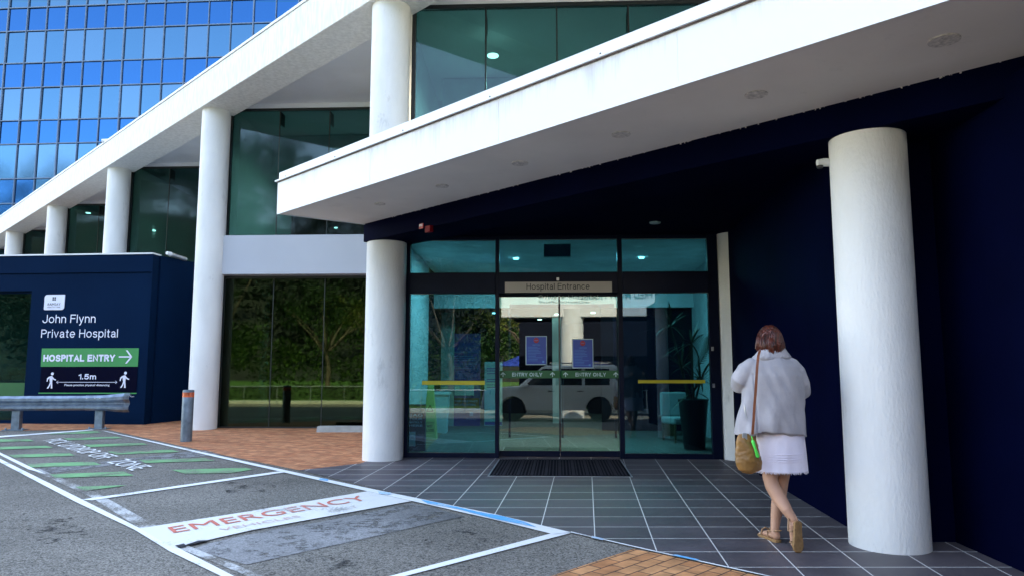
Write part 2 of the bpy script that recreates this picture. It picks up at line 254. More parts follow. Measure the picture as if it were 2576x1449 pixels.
# ------------------------------------------------------------------ mesh builder
ORG = {}
class MB:
    def __init__(s): s.v = []; s.f = []
    def add(s, vs, fs):
        k = len(s.v); s.v += [tuple(v) for v in vs]; s.f += [tuple(i + k for i in f) for f in fs]; return s
    def box(s, a, b, o=(0, 0, 0), ang=0.0):
        """a,b opposite corners in a frame at o turned by ang about z"""
        c, n = math.cos(ang), math.sin(ang); vs = []
        for z in (a[2], b[2]):
            for x, y in ((a[0], a[1]), (b[0], a[1]), (b[0], b[1]), (a[0], b[1])):
                vs.append((o[0] + x * c - y * n, o[1] + x * n + y * c, o[2] + z))
        return s.add(vs, [(3, 2, 1, 0), (4, 5, 6, 7), (0, 1, 5, 4), (1, 2, 6, 5), (2, 3, 7, 6), (3, 0, 4, 7)])
    def prism(s, poly, z0, z1):
        n = len(poly); f0 = (lambda p: z0(p) if callable(z0) else z0); f1 = (lambda p: z1(p) if callable(z1) else z1)
        area = sum(poly[i][0] * poly[(i + 1) % n][1] - poly[(i + 1) % n][0] * poly[i][1] for i in range(n))
        if area < 0: poly = poly[::-1]
        vs = [(p[0], p[1], f0(p)) for p in poly] + [(p[0], p[1], f1(p)) for p in poly]
        return s.add(vs, [tuple(range(n - 1, -1, -1)), tuple(range(n, 2 * n))] + [(i, (i + 1) % n, n + (i + 1) % n, n + i) for i in range(n)])
    def face(s, pts): return s.add(pts, [tuple(range(len(pts)))])
    def loft(s, rings, caps=True):
        n = len(rings[0]); vs = [p for r in rings for p in r]; fs = []
        for i in range(len(rings) - 1):
            for j in range(n):
                fs.append((i * n + j, i * n + (j + 1) % n, (i + 1) * n + (j + 1) % n, (i + 1) * n + j))
        if caps: fs += [tuple(range(n - 1, -1, -1)), tuple((len(rings) - 1) * n + j for j in range(n))]
        return s.add(vs, fs)
    def cyl(s, c, r, z0, z1, n=48, r1=None):
        r1 = r if r1 is None else r1
        return s.loft([[(c[0] + rr * math.cos(2 * math.pi * i / n), c[1] + rr * math.sin(2 * math.pi * i / n), z) for i in range(n)] for rr, z in ((r, z0), (r1, z1))])
    def lathe(s, c, prof, n=32):
        return s.loft([[(c[0] + r * math.cos(2 * math.pi * i / n), c[1] + r * math.sin(2 * math.pi * i / n), z) for i in range(n)] for r, z in prof])
    def tube(s, pts, rad, n=10, flat=None, rnd=False):
        pts = [Vector(p) for p in pts]; m = len(pts)
        if not isinstance(rad, (list, tuple)): rad = [rad] * m
        if rnd:
            d0 = (pts[0] - pts[1]).normalized(); d1 = (pts[-1] - pts[-2]).normalized()
            pts = [pts[0] + d0 * rad[0] * .95, pts[0] + d0 * rad[0] * .7] + pts + [pts[-1] + d1 * rad[-1] * .7, pts[-1] + d1 * rad[-1] * .95]
            rad = [rad[0] * .3, rad[0] * .7] + list(rad) + [rad[-1] * .7, rad[-1] * .3]; m += 4
        rings = []; prev = None
        for i in range(m):
            t = (pts[min(i + 1, m - 1)] - pts[max(i - 1, 0)]).normalized()
            if prev is None: ref = Vector((0, 0, 1)) if abs(t.z) < .9 else Vector((1, 0, 0)); u = t.cross(ref).normalized()
            else: u = (prev - t * prev.dot(t)).normalized()
            prev = u; w = t.cross(u); k = 1 if flat is None else flat
            rings.append([pts[i] + u * rad[i] * math.cos(2 * math.pi * j / n) + w * rad[i] * k * math.sin(2 * math.pi * j / n) for j in range(n)])
        return s.loft(rings)
    def build(s, name, mat, parent=None, smooth=False, bevel=0.0, kind=None):
        me = bpy.data.meshes.new(name)
        xs = [v[0] for v in s.v]; ys = [v[1] for v in s.v]; zs = [v[2] for v in s.v]
        o = Vector(((min(xs) + max(xs)) / 2, (min(ys) + max(ys)) / 2, min(zs)))
        me.from_pydata([(v[0] - o.x, v[1] - o.y, v[2] - o.z) for v in s.v], [], s.f); me.update()
        bm = bmesh.new(); bm.from_mesh(me); bmesh.ops.recalc_face_normals(bm, faces=bm.faces) if name not in FLAT else None; bm.to_mesh(me); bm.free()
        if isinstance(mat, list):
            for q in mat: me.materials.append(q)
        else: me.materials.append(mat)
        if smooth:
            for p in me.polygons: p.use_smooth = True
        ob = bpy.data.objects.new(name, me); COL.objects.link(ob)
        place(ob, o, parent)
        if smooth and smooth != 'all':
            md = ob.modifiers.new('edge', 'EDGE_SPLIT'); md.split_angle = R(40)
        if bevel:
            b = ob.modifiers.new('bevel', 'BEVEL'); b.width = bevel; b.segments = 2; b.limit_method = 'ANGLE'
        if kind: ob['kind'] = kind
        return ob
FLAT = set()
def place(ob, o, parent):
    ORG[ob.name] = Vector(o)
    if parent is not None: ob.parent = parent; ob.location = Vector(o) - ORG[parent.name]
    else: ob.location = o
def thing(name, label, cat, loc, group=None):
    o = bpy.data.objects.new(name, None); COL.objects.link(o); o.empty_display_size = 0.2
    place(o, Vector(loc), None); return tag(o, label, cat, group)
def tag(o, label, cat, group=None):
    o['label'] = label; o['category'] = cat
    if group: o['group'] = group
    return o
def ground_poly(name, pxs, dz, mat, kind='structure', extra=None):
    pts = [G(*p) if len(p) == 2 else Vector(p) for p in pxs]
    pts = [Vector((p.x, p.y, gz(p.y) + dz)) for p in pts]
    a = sum(pts[i].x * pts[(i + 1) % len(pts)].y - pts[(i + 1) % len(pts)].x * pts[i].y for i in range(len(pts)))
    if a < 0: pts = pts[::-1]
    m = MB().face(pts); return m
def gp(name, pxs, dz, mat):
    FLAT.add(name); m = ground_poly(name, pxs, dz, mat); return m.build(name, M[mat], kind='structure')
# text -> filled outline, fitted into a box of a mapped plane
def text_mb(s, fmap, x0, x1, y0, y1, bold=0.0, spacing=1.0, mb=None, shear=0.0, keep=False):
    cu = bpy.data.curves.new('t', 'FONT'); cu.body = s; cu.offset = bold; cu.space_character = spacing; cu.fill_mode = 'FRONT'; cu.resolution_u = 3
    ob = bpy.data.objects.new('t', cu); COL.objects.link(ob)
    dg = bpy.context.evaluated_depsgraph_get(); dg.update(); me = bpy.data.meshes.new_from_object(ob.evaluated_get(dg))
    vs = [(v.co.x, v.co.y) for v in me.vertices]; fs = [tuple(p.vertices) for p in me.polygons]
    bpy.data.objects.remove(ob); bpy.data.curves.remove(cu); bpy.data.meshes.remove(me)
    ax, bx = min(v[0] for v in vs), max(v[0] for v in vs); ay, by = min(v[1] for v in vs), max(v[1] for v in vs)
    mb = mb or MB()
    mb.add([fmap(x0 + (v[0] - ax) / (bx - ax) * (x1 - x0), y0 + (v[1] - ay) / (by - ay) * (y1 - y0)) for v in vs], fs)
    return mb
def arc(cx, cy, rx, ry, a0, a1, n=14): return [(cx + rx * math.cos(R(a0 + (a1 - a0) * i / n)), cy + ry * math.sin(R(a0 + (a1 - a0) * i / n))) for i in range(n + 1)]
def _S(w, h): return [arc(w / 2, h * .755, w * .46, h * .245, 25, 90, 5) + arc(w / 2, h * .755, w * .46, h * .245, 90, 250, 10)[1:] + arc(w / 2, h * .255, w * .5, h * .255, 70, -155, 14)]
GL = {
 'J': (.48, [[(.48, 1), (.48, .27)] + arc(.24, .27, .24, .27, 0, -180)]), 'o': (.54, [arc(.27, .36, .27, .36, 0, 360, 24)]),
 'h': (.44, [[(0, 0), (0, 1)], [(0, .40)] + arc(.22, .46, .22, .26, 170, 0) + [(.44, 0)]]), 'n': (.44, [[(0, 0), (0, .72)], [(0, .40)] + arc(.22, .46, .22, .26, 170, 0) + [(.44, 0)]]),
 'm': (.76, [[(0, 0), (0, .72)], [(0, .42)] + arc(.19, .48, .19, .24, 170, 0) + [(.38, 0)], [(.38, .42)] + arc(.57, .48, .19, .24, 170, 0) + [(.76, 0)]]),
 'F': (.5, [[(0, 0), (0, 1), (.52, 1)], [(0, .53), (.46, .53)]]), 'E': (.54, [[(.56, 0), (0, 0), (0, 1), (.54, 1)], [(0, .53), (.5, .53)]]),
 'l': (.0, [[(0, 0), (0, 1)]]), 'I': (.0, [[(0, 0), (0, 1)]]), 'i': (.0, [[(0, 0), (0, .72)], [(0, .93), (0, 1)]]),
 'y': (.46, [[(0, .72), (.235, .04)], [(.46, .72), (.2, -.10)] + arc(.08, -.10, .11, .15, -20, -100, 6)]), 'v': (.46, [[(0, .72), (.23, 0), (.46, .72)]]),
 'P': (.54, [[(0, 0), (0, 1), (.28, 1)] + arc(.28, .75, .27, .25, 90, -90) + [(0, .5)]]), 'R': (.58, [[(0, 0), (0, 1), (.28, 1)] + arc(.28, .76, .28, .24, 90, -90) + [(0, .52)], [(.30, .52), (.58, 0)]]),
 'r': (.26, [[(0, 0), (0, .72)], [(0, .42)] + arc(.22, .45, .22, .26, 165, 80, 8)]),
 'a': (.46, [arc(.22, .50, .19, .22, 160, 0) + [(.41, .12), (.46, 0)], [(.41, .42), (.22, .38)] + arc(.19, .19, .18, .19, 95, 270) + [(.30, .04), (.41, .18)]]),
 't': (.26, [[(.12, .95), (.12, .12)] + arc(.24, .12, .12, .12, 180, 270, 5), [(0, .70), (.26, .70)]]), 'e': (.52, [[(.02, .36), (.52, .36)] + arc(.26, .36, .26, .36, 5, 310, 20)]),
 'c': (.46, [arc(.26, .36, .26, .36, 45, 315, 20)]), 's': (.42, _S(.42, .72)), 'S': (.58, _S(.58, 1)), 'p': (.5, [[(0, -.26), (0, .72)], arc(.25, .36, .25, .36, 0, 360, 24)]),
 'H': (.6, [[(0, 0), (0, 1)], [(.6, 0), (.6, 1)], [(0, .52), (.6, .52)]]), 'O': (.78, [arc(.39, .5, .39, .5, 0, 360, 28)]), 'T': (.58, [[(.29, 0), (.29, 1)], [(0, 1), (.58, 1)]]),
 'A': (.66, [[(0, 0), (.33, 1), (.66, 0)], [(.12, .32), (.54, .32)]]), 'L': (.48, [[(0, 1), (0, 0), (.5, 0)]]), 'N': (.62, [[(0, 0), (0, 1), (.62, 0), (.62, 1)]]), 'Y': (.62, [[(.31, 0), (.31, .42)], [(0, 1), (.31, .42), (.62, 1)]]),
 '1': (.26, [[(.26, 0), (.26, 1), (0, .8)]]), '5': (.54, [[(.50, 1), (.08, 1), (.03, .52)] + arc(.26, .33, .27, .33, 130, -150, 16)]), '.': (.0, [[(0, 0), (0, .08)]]), ' ': (.12, [])}
def stroke_text(s, fmap, x0, x1, base, cap, w=.12, sp=.24, mb=None):
    """monoline grotesque lettering: strokes of width w (in cap heights), cap height from base to base+cap"""
    mb = mb or MB(); x = w / 2; st = []
    for ch in s:
        gw, ss = GL[ch]
        for q in ss: st.append([(x + a, b) for a, b in q])
        x += gw + sp
    tot = x - sp + w / 2; k = (x1 - x0) / tot
    for n_, q in enumerate(st):
        q = [Vector((x0 + a * k, base + (w / 2 + b * (1 - w)) * cap if b >= 0 else base + b * cap)) for a, b in q]
        hw = w * cap / 2; Lf = []; Rt = []; closed = (q[0] - q[-1]).length < 1e-4
        for i, p in enumerate(q):
            d0 = (p - q[i - 1]) if i > 0 else ((q[0] - q[-2]) if closed else (q[1] - q[0])); d1 = (q[i + 1] - p) if i < len(q) - 1 else ((q[1] - q[0]) if closed else d0)
            d0 = d0.normalized(); d1 = d1.normalized(); b = (d0 + d1); b = b.normalized() if b.length > 1e-6 else d0
            nn = Vector((-b.y, b.x)); m_ = min(1.5, 1 / max(.3, nn.dot(Vector((-d0.y, d0.x))))); e = Vector((0, 0))
            if not closed and i == 0: e = -d1 * hw * .9
            if not closed and i == len(q) - 1: e = d0 * hw * .9
            Lf.append(p + e + nn * hw * m_); Rt.append(p + e - nn * hw * m_)
        e_ = n_ * .00012
        for i in range(len(q) - 1): mb.face([Vector(fmap(*v)) + LIFT * e_ for v in (Rt[i], Rt[i + 1], Lf[i + 1], Lf[i])])
    return mb
LIFT = Vector((0, -1, 0))
# ================================================================== THE GROUND
ys = [-400, -140, -60, -30, -13, 60, 300]
xs = [-400, -60, 60, 400]
g = MB(); g.add([(x, y, gz(min(y, 60)) if y >= -13 else gz(-20)) for y in ys for x in xs],
    [(j * 4 + i, j * 4 + i + 1, (j + 1) * 4 + i + 1, (j + 1) * 4 + i) for j in range(6) for i in range(3)])
FLAT.update(['asphalt_road']); g.build('asphalt_road', M['asphalt'], kind='structure')
gp('brick_paving', [(-900, 1100), (-30, 1083.5), (245, 1080), (270, 1080), (534, 1138.5), (754, 1183), (905, 1166), (-1.4, 11.6, 0), (-1.4, 17, 0), (-6, 24, 0), (-40, 24, 0)], 0.004, 'brick')
E1438 = (1436, 1340)
gp('tiled_floor', [(754, 1183), (1063, 1257.7), (1251, 1297), E1438, (1657, 1391), (1919, 1449), (2300, 1536), (3.9, 3.2, 0), (3.9, 11.8, 0), (-1.9, 11.8, 0), (905, 1166)], 0.007, 'tile')
gp('brick_paving', [(1387, 1449), (1593, 1381), (1650, 1391.5), (1919, 1451), (2300, 1540), (2300, 2300), (700, 2300), (700, 1640)], 0.004, 'brickn')
# lines
RM = lambda pxs, mat, dz=0.009, nm='road_marking': gp(nm, pxs, dz, mat)
RM([(256, 1082.7), (534, 1143.5), (916.5, 1227.5), (1063, 1257.7), (1251.7, 1296.9), (1436.7, 1341.4), (1390.5, 1345.8), (1251.7, 1311), (1059.6, 1267), (916.5, 1235.5), (534, 1148.5), (268, 1086.5)], 'plinewhite', 0.012)
RM([(1387, 1343), (1437, 1342), (1027.5, 1449), (700, 1534), (650, 1534), (988, 1449)], 'plinewhite', 0.009)
RM([(1436, 1339.5), (1657, 1390.5), (1919, 1448), (2300, 1533), (2300, 1537), (1919, 1450.5), (1657, 1393), (1436, 1342)], 'plinewhite', 0.013)
RM([(206, 1257.7), (220.6, 1255.3), (697.4, 1186.6), (711.6, 1187.3), (715, 1189), (231, 1259.5)], 'plinewhite')
RM([(-300, 1123), (0, 1097), (231, 1080.5), (236, 1082), (0, 1100.5), (-300, 1127)], 'plinewhite')
RM([(-260, 1044), (0, 1154.6), (199, 1254), (352, 1330.7), (440, 1376), (584, 1449), (700, 1508), (650, 1508), (551, 1449), (427, 1389), (338, 1334), (188.6, 1263), (0, 1163.5), (-260, 1049)], 'plinewhite', 0.010)
RM([(-200, 1070), (0, 1138.6), (82, 1177.7), (116, 1193), (71, 1181), (0, 1145), (-200, 1074)], 'plinewhite', 0.009)
RM([(100, 1180), (245, 1240), (393, 1322), (352, 1329), (228, 1250), (85, 1184)], 'pworn', 0.005)
RM([(440, 1360), (600, 1424), (660, 1449), (800, 1508), (740, 1508), (600, 1440), (430, 1372)], 'pworn', 0.005)
RM([(352, 1330.7), (620, 1289), (924, 1237), (1034.7, 1262), (785.6, 1307.6), (636, 1335), (560, 1352), (436, 1381), (400, 1360)], 'pband', 0.011)
def patch_mat(name, ca_, cb_, x0, x1, thr, sp=105):
    m = road_mat(name, (ca_, cb_), sp); N = m.node_tree.nodes; L = m.node_tree.links
    b = [n for n in N if n.type == 'BSDF_PRINCIPLED'][0]; o = [n for n in N if n.type == 'OUTPUT_MATERIAL'][0]; src = b.inputs['Base Color'].links[0].from_socket
    g = [n for n in N if n.type == 'NEW_GEOMETRY'][0]; sx = N.new('ShaderNodeSeparateXYZ'); L.new(g.outputs['Position'], sx.inputs[0])
    mr = N.new('ShaderNodeMapRange'); L.new(sx.outputs[0], mr.inputs[0]); mr.inputs[1].default_value = x0; mr.inputs[2].default_value = x1; mr.inputs[3].default_value = 1.0; mr.inputs[4].default_value = 0.30
    sc = N.new('ShaderNodeVectorMath'); sc.operation = 'SCALE'; L.new(src, sc.inputs[0]); L.new(mr.outputs[0], sc.inputs['Scale']); L.new(sc.outputs[0], b.inputs['Base Color'])
    n = N.new('ShaderNodeTexNoise'); n.inputs['Scale'].default_value = 5; n.inputs['Detail'].default_value = 9; n.inputs['Roughness'].default_value = 0.75; L.new(g.outputs['Position'], n.inputs['Vector'])
    t = N.new('ShaderNodeMapRange'); L.new(n.outputs[0], t.inputs[0]); t.inputs[1].default_value = thr; t.inputs[2].default_value = thr + .12
    tr = N.new('ShaderNodeBsdfTransparent'); mx = N.new('ShaderNodeMixShader'); L.new(t.outputs[0], mx.inputs[0]); L.new(tr.outputs[0], mx.inputs[1]); L.new(b.outputs[0], mx.inputs[2]); L.new(mx.outputs[0], o.inputs[0])
    return m
M['patchA'] = patch_mat('patch_cement', (0.13, 0.128, 0.125), (0.30, 0.295, 0.29), -1.3, -0.2, .36)
M['patchB'] = patch_mat('patch_pale', (0.12, 0.12, 0.12), (0.30, 0.295, 0.29), 50, 51, .40)
M['stain'] = patch_mat('oil_stain', (0.012, 0.011, 0.011), (0.07, 0.068, 0.066), 50, 51, .52)
gp('asphalt_patch', [(470, 1386), (530, 1366), (600, 1350), (700, 1330.5), (800, 1314), (916, 1292), (1034, 1266), (1100, 1280), (1168, 1299), (1100, 1313), (940, 1350), (785, 1384), (619, 1421), (540, 1398)], 0.0045, 'patchA')
gp('asphalt_patch', [(85, 1178), (190, 1171), (320, 1153), (458, 1138), (510, 1130.5), (556, 1142), (458, 1153), (276, 1170.4), (116, 1192)], 0.004, 'patchB')
for q in ([(560, 1215), (640, 1205), (700, 1222), (640, 1248), (570, 1240)], [(1080, 1340), (1200, 1325), (1290, 1352), (1190, 1392), (1060, 1372)], [(60, 1290), (180, 1300), (230, 1350), (120, 1370), (20, 1330)], [(760, 1400), (860, 1395), (900, 1425), (800, 1440)]):
    gp('oil_stain', q, 0.003, 'stain')
c4 = lambda x, y: (x * .1807, 1047.5 + y * .1807)
c3 = lambda x, y: (x * .3558, 982 + y * .3558)
green = [[c4(720, 235), c4(1000, 209), c4(1350, 205), c4(1415, 226), c4(1250, 236), c4(690, 250)],
 [c4(880, 305), c4(1630, 282), c4(1700, 303), c4(950, 332)], [c4(1160, 395), c4(1980, 370), c4(2060, 395), c4(1250, 427)],
 [c4(1500, 492), c4(2390, 465), c4(2500, 495), c4(1610, 530)], [c3(980, 492), c3(1450, 480), c3(1520, 498), c3(1030, 514)],
 [c3(1210, 563), c3(1740, 548), c3(1785, 560), c3(1640, 585), c3(1310, 590)],
 [c4(-500, 345), c4(0, 318), c4(400, 316), c4(475, 343), c4(0, 360), c4(-500, 385)], [c4(-300, 440), c4(0, 425), c4(640, 408), c4(740, 437), c4(0, 460), c4(-300, 475)],
 [c4(110, 537), c4(960, 510), c4(1045, 548), c4(200, 575)], [c4(370, 660), c4(1290, 632), c4(1405, 675), c4(430, 712)],
 [c4(690, 808), c4(1720, 770), c4(1860, 825), c4(770, 858)], [c3(530, 683), c3(900, 672), c3(600, 713)]]
gm = MB()
for p in green:
    q = ground_poly('x', p, 0.008, None); gm.add(q.v, q.f)
FLAT.add('green_marking'); gm.build('green_marking', M['pgreen'], kind='structure')
bl = MB()
for p in ([(1058, 1259), (1110, 1269), (1200, 1290), (1262, 1301), (1320, 1316), (1350, 1330), (1290, 1318), (1240, 1307), (1150, 1283), (1075, 1269)], [(950, 1238), (985, 1242), (980, 1247), (955, 1246)],
          [(806, 1204.5), (826, 1208), (824, 1212), (802, 1209)], [(1490, 1352), (1520, 1359), (1516, 1363), (1486, 1356)], [(1700, 1399), (1760, 1412), (1750, 1414), (1690, 1401)]):
    q = ground_poly('x', p, 0.017, None); bl.add(q.v, q.f)
FLAT.add('blue_marking'); bl.build('blue_marking', M['pblue'], kind='structure')
def gtext(s, o, xe, yt, mat, name, bold=0.02, stencil=None):
    O = G(*o); X_ = G(*xe) - O; Y_ = G(*yt) - O
    f = lambda x, y: (O.x + X_.x * x + Y_.x * y, O.y + X_.y * x + Y_.y * y, gz(O.y + X_.y * x + Y_.y * y) + 0.016)
    mb = MB()
    for (t, a, b) in s: text_mb(t, f, a, b, 0, 1, bold, mb=mb)
    FLAT.add(name); return mb.build(name, M[mat], kind='structure')
gtext([('PICK UP/DROP OFF', 0.0, 0.70), ('ZONE', 0.775, 1.0)], (106.3, 1110), (330.8, 1186), (152, 1104), 'plinewhite', 'road_lettering', 0.0)
gtext([('EMERGENCY', 0, 1)], (437, 1344), (930, 1258.5), (420, 1330), 'pred', 'road_lettering', 0.0)
gtext([('VEHICLES', 0, 0.545), ('ONLY', 0.77, 1)], (557.5, 1338.5), (903, 1278), (548, 1333.5), 'predf', 'road_lettering', 0.0)
gp('pothole', [(440, 1376), (462, 1371), (470, 1377), (450, 1381)], 0.0155, 'ink')
gp('pothole', [(466, 1374), (500, 1363), (530, 1362), (480, 1374)], 0.0155, 'ink')
# ================================================================== HOSPITAL BUILDING
A1_ = R(-2.5); E1 = Vector((math.cos(A1_), math.sin(A1_), 0)); E2 = Vector((-math.sin(A1_), math.cos(A1_), 0))
DV = Vector((-.702, .712, 0)); NV = Vector((.712, .702, 0))     # along the sawtooth, and inward
C0 = Vector((-1.91, 11.14, 0)); SP = 6.6
ck = [C0 + DV * SP * k for k in range(0, 7)]
HB = thing('hospital_building', 'white hospital wing with stepped green glass bays under a long diagonal beam', 'building', (-6.5, 20, 0))
for k in range(0, 6):
    MB().cyl(ck[k], 0.30, gz(ck[k].y) - .02, 7.0, 56).build('column', M['column'], HB, smooth=True)
# diagonal roof beam
def dstrip(s0, s1, n0, n1, base=C0): return [tuple((base + DV * s + NV * n).xy) for s, n in ((s0, n0), (s1, n0), (s1, n1), (s0, n1))]
rb = MB().prism(dstrip(-14, 60, -.38, .38), 7.0, 7.74).build('roof_beam', M['beamwhite'], HB, bevel=0.015)
MB().prism(dstrip(-14, 60, -.40, -.30), 7.743, 7.79).build('beam_capping', M['flash'], HB)
FP = []   # facade polyline
pts = []
for k in range(0, 7):
    a = ck[k] + Vector((0, .26, 0)); pts.append(a)
def bayp(k): return ck[k] + Vector((0, .26, 0))
foot = [tuple((bayp(0) + E1 * 14).xy)]
for k in range(0, 6):
    p = bayp(k); foot.append(tuple(p.xy)); q = bayp(k + 1) + E1 * ((p.x - bayp(k + 1).x) / E1.x); foot.append(tuple(q.xy))
foot += [(foot[-1][0] - 6, foot[-1][1] + .2), (foot[-1][0] + 4, 56), (13, 30)]
MB().prism(foot, 7.30, 7.5).build('roof', M['wallpale'], HB)
ins = [(x + .02, y + .10) for x, y in foot]
MB().prism(ins, 3.50, 3.80).build('floor_slab', M['lobbyfloor'], HB)
# soffit behind the beam
MB().prism(dstrip(-14, 60, .385, 4.3), 7.27, 7.295).build('soffit', M['white'], HB)
def fbox(k, u0, u1, w0, w1, z0, z1, mb=None):
    p = bayp(k); mb = mb or MB(); return mb.box((u0, w0, z0), (u1, w1, z1), (p.x, p.y, 0), A1_)
for k in range(1, 6):
    L_ = (bayp(k - 1).x - bayp(k).x) / E1.x; zg = gz(bayp(k).y) - .02; u1 = L_ + .25
    fbox(k, 0.0, u1 + .1, -.02, .12, 7.16, 7.268).build('window_head', M['white'], HB)
    if k == 1: fbox(k, -.02, u1 + .05, -.30, .10, 3.37, 4.22).build('spandrel', M['smoothwhite'], HB, bevel=.012)
    else: fbox(k, -.02, u1, -.05, .10, 3.37, 4.22).build('spandrel', M['smoothwhite'], HB)
    for z0, z1, gm_ in ((4.223, 7.158, 'glassu'), (zg, 3.367, 'glassl')):
        if k > 1 and z0 < 4: continue
        f = fbox(k, .22, .27, -.02, .06, z0, z1); fbox(k, .27, u1, -.02, .06, z1 - .05, z1, f); fbox(k, .27, u1, -.02, .06, z0, z0 + .05, f)
        j = .27 + 1.07
        while j < u1 - .3:
            fbox(k, j - .008, j + .008, -.005, .03, z0 + .05, z1 - .05, f)
            if z0 > 4: fbox(k, j - .006, j + .006, .06, .30, z1 - .35, z1 - .06, f)
            j += 1.13
        w = f.build('window', M['gasket'], HB)
        fbox(k, .272, u1, .005, .015, z0 + .052, z1 - .052).build('pane', M[gm_], w)
    # side wall of the step
    q = bayp(k - 1); MB().box((0, 0.14, gz(q.y) - .05), (.2, SP * .712 - .1, 7.26), (q.x - .02, q.y, 0), R(-1)).build('side_wall', M['white'], HB)
# upper glazing over the entrance
u1 = 9.0
fbox(0, -.02, u1, -.02, .12, 7.17, 7.268).build('window_head', M['white'], HB)
f = fbox(0, .30, .36, -.02, .06, 3.9, 7.167); fbox(0, .36, u1, -.02, .06, 7.10, 7.167, f)
for j in (1.49, 2.63, 3.77, 4.9, 6.03, 7.16): fbox(0, j - .012, j + .012, -.02, .05, 3.9, 7.10, f); fbox(0, j - .006, j + .006, .06, .30, 6.78, 7.06, f)
w = f.build('window', M['gasket'], HB)
fbox(0, .362, u1, .005, .015, 3.9, 7.098).build('pane', M['glassu'], w)
fbox(0, .30, u1, .0, .10, 3.44, 3.898).build('spandrel', M['smoothwhite'], HB)
# inner walls of the upper floor and ground floor
for (k, dep, zz) in ((0, 6.5, 3.8), (1, 5.5, 3.8), (2, 4.4, 3.8), (3, 4.4, 3.8), (4, 4.4, 3.8)):
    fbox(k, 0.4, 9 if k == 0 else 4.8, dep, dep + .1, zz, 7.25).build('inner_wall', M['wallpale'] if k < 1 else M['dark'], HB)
fbox(0, .35, 9, 3.2, 3.4, 6.2, 7.25).build('ceiling_bulkhead', M['wallpale'], HB)
fbox(1, .35, 4.8, 2.2, 2.4, 6.3, 7.25).build('ceiling_bulkhead', M['wallpale'], HB)
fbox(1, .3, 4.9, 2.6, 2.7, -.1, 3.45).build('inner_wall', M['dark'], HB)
# upper-floor ceiling lamps, lit in the photograph
def cl(px, py, z, r, parent=HB):
    p = Zp(px, py, z); MB().cyl(p, r, z - .02, z, 20).build('ceiling_lamp', M['lamp'], parent)
    return p
lamp_pts = [cl(1240, 140, 6.9, .10), cl(608, 493, 6.0, .06), cl(568, 513, 6.0, .05), cl(703, 576, 5.4, .05), cl(845, 573, 5.4, .05), cl(387, 580, 5.6, .06), cl(222, 536, 6.9, .08)]
# ================================================================== ENTRANCE FACADE (ground floor, bay 0)
EG = thing('entrance_facade', 'dark framed glass hospital entrance with sliding doors between round columns', 'entrance', (0.7, 11.36, 0))
FO = Vector((-1.62, 11.362, 0))
def fu(px, py=900): p = VP(px, py, FO, E2); return (p - FO).dot(E1)
def fz(px, py): return VP(px, py, FO, E2).z
def eb(u0, u1, w0, w1, z0, z1, mb=None):
    mb = mb or MB(); return mb.box((u0, w0, z0), (u1, w1, z1), (FO.x, FO.y, 0), A1_)
uL, uA, uA2, uB, uB2, uR, uR2 = fu(1017), fu(1246), fu(1256), fu(1556), fu(1568), fu(1785), fu(1802)
uC = fu(1408)
fr = eb(uL, fu(1030), -.05, .05, 0, 3.36); eb(uA, uA2, -.05, .05, 0, 3.36, fr); eb(uB, uB2, -.05, .05, 0, 3.36, fr); eb(uR, uR2 + .05, -.05, .05, 0, 3.36, fr)
for a, b in ((fu(1030), uA), (uA2, uB), (uB2, uR)):
    eb(a, b, -.045, .045, 3.30, 3.357, fr); eb(a, b, -.07, .06, 2.47, 2.79, fr)
    if b != uB: eb(a, b, -.045, .045, 0, .075, fr)
fr.build('door_frame', M['frame'], EG, bevel=.004)
for a, b in ((fu(1030), uA), (uA2, uB), (uB2, uR)):
    eb(a, b, -.005, .005, 2.793, 3.298).build('transom_window', M['glass'], EG)
for a, b in ((fu(1030), uA), (uB2, uR)):
    eb(a, b, -.005, .005, .077, 2.468).build('side_window', M['glass'], EG)
# sliding leaves
for i, (a, b) in enumerate(((uA2 - .03, uC - .001), (uC + .001, uB + .03))):
    lf = eb(a, b, .062, .10, .012, .10); eb(a, b, .062, .10, 2.43, 2.52, lf)
    if i == 0: eb(b - .012, b, .064, .098, .10, 2.43, lf)
    else: eb(a, a + .012, .064, .098, .10, 2.43, lf)
    lo = lf.build('sliding_door', M['frame'], EG)
    eb(a + (.0125 if i else 0), b - (0 if i else .0125), .078, .086, .101, 2.429).build('pane', M['glassd'], lo)
    # green band, lettering, arrows
    xs0, xs1 = (1258, 1407) if i == 0 else (1409, 1556)
    u0, u1_ = fu(xs0, 940), fu(xs1, 940); z0, z1 = fz(1400, 950.5), fz(1400, 931.5)
    bd = eb(a + .035, b - .002, .052, .056, z0, z1).build('safety_band', M['dgreen'], lo)
    fm = lambda x, y: tuple(FO + E1 * x + E2 * .049 + Vector((0, 0, y)))
    tx = (1288, 1364) if i == 0 else (1448, 1525)
    FLAT.add('lettering')
    t = stroke_text('ENTRY ONLY', fm, fu(tx[0], 940), fu(tx[1], 940), fz(1400, 946), fz(1400, 936.5) - fz(1400, 946), .19, .30)
    for ax in ((1265, 1390) if i == 0 else (1423, 1550)):
        ua = fu(ax, 940); za, zb = fz(1400, 947), fz(1400, 935.5)
        t.face([fm(ua - .006, za), fm(ua + .006, za), fm(ua + .006, zb), fm(ua - .006, zb)])
        for s_ in (-1, 1): t.face([fm(ua, zb + .004), fm(ua, zb - .016), fm(ua + s_ * .033, zb - .045), fm(ua + s_ * .038, zb - .032)])
    t.build('lettering', M['vgrey'], bd)
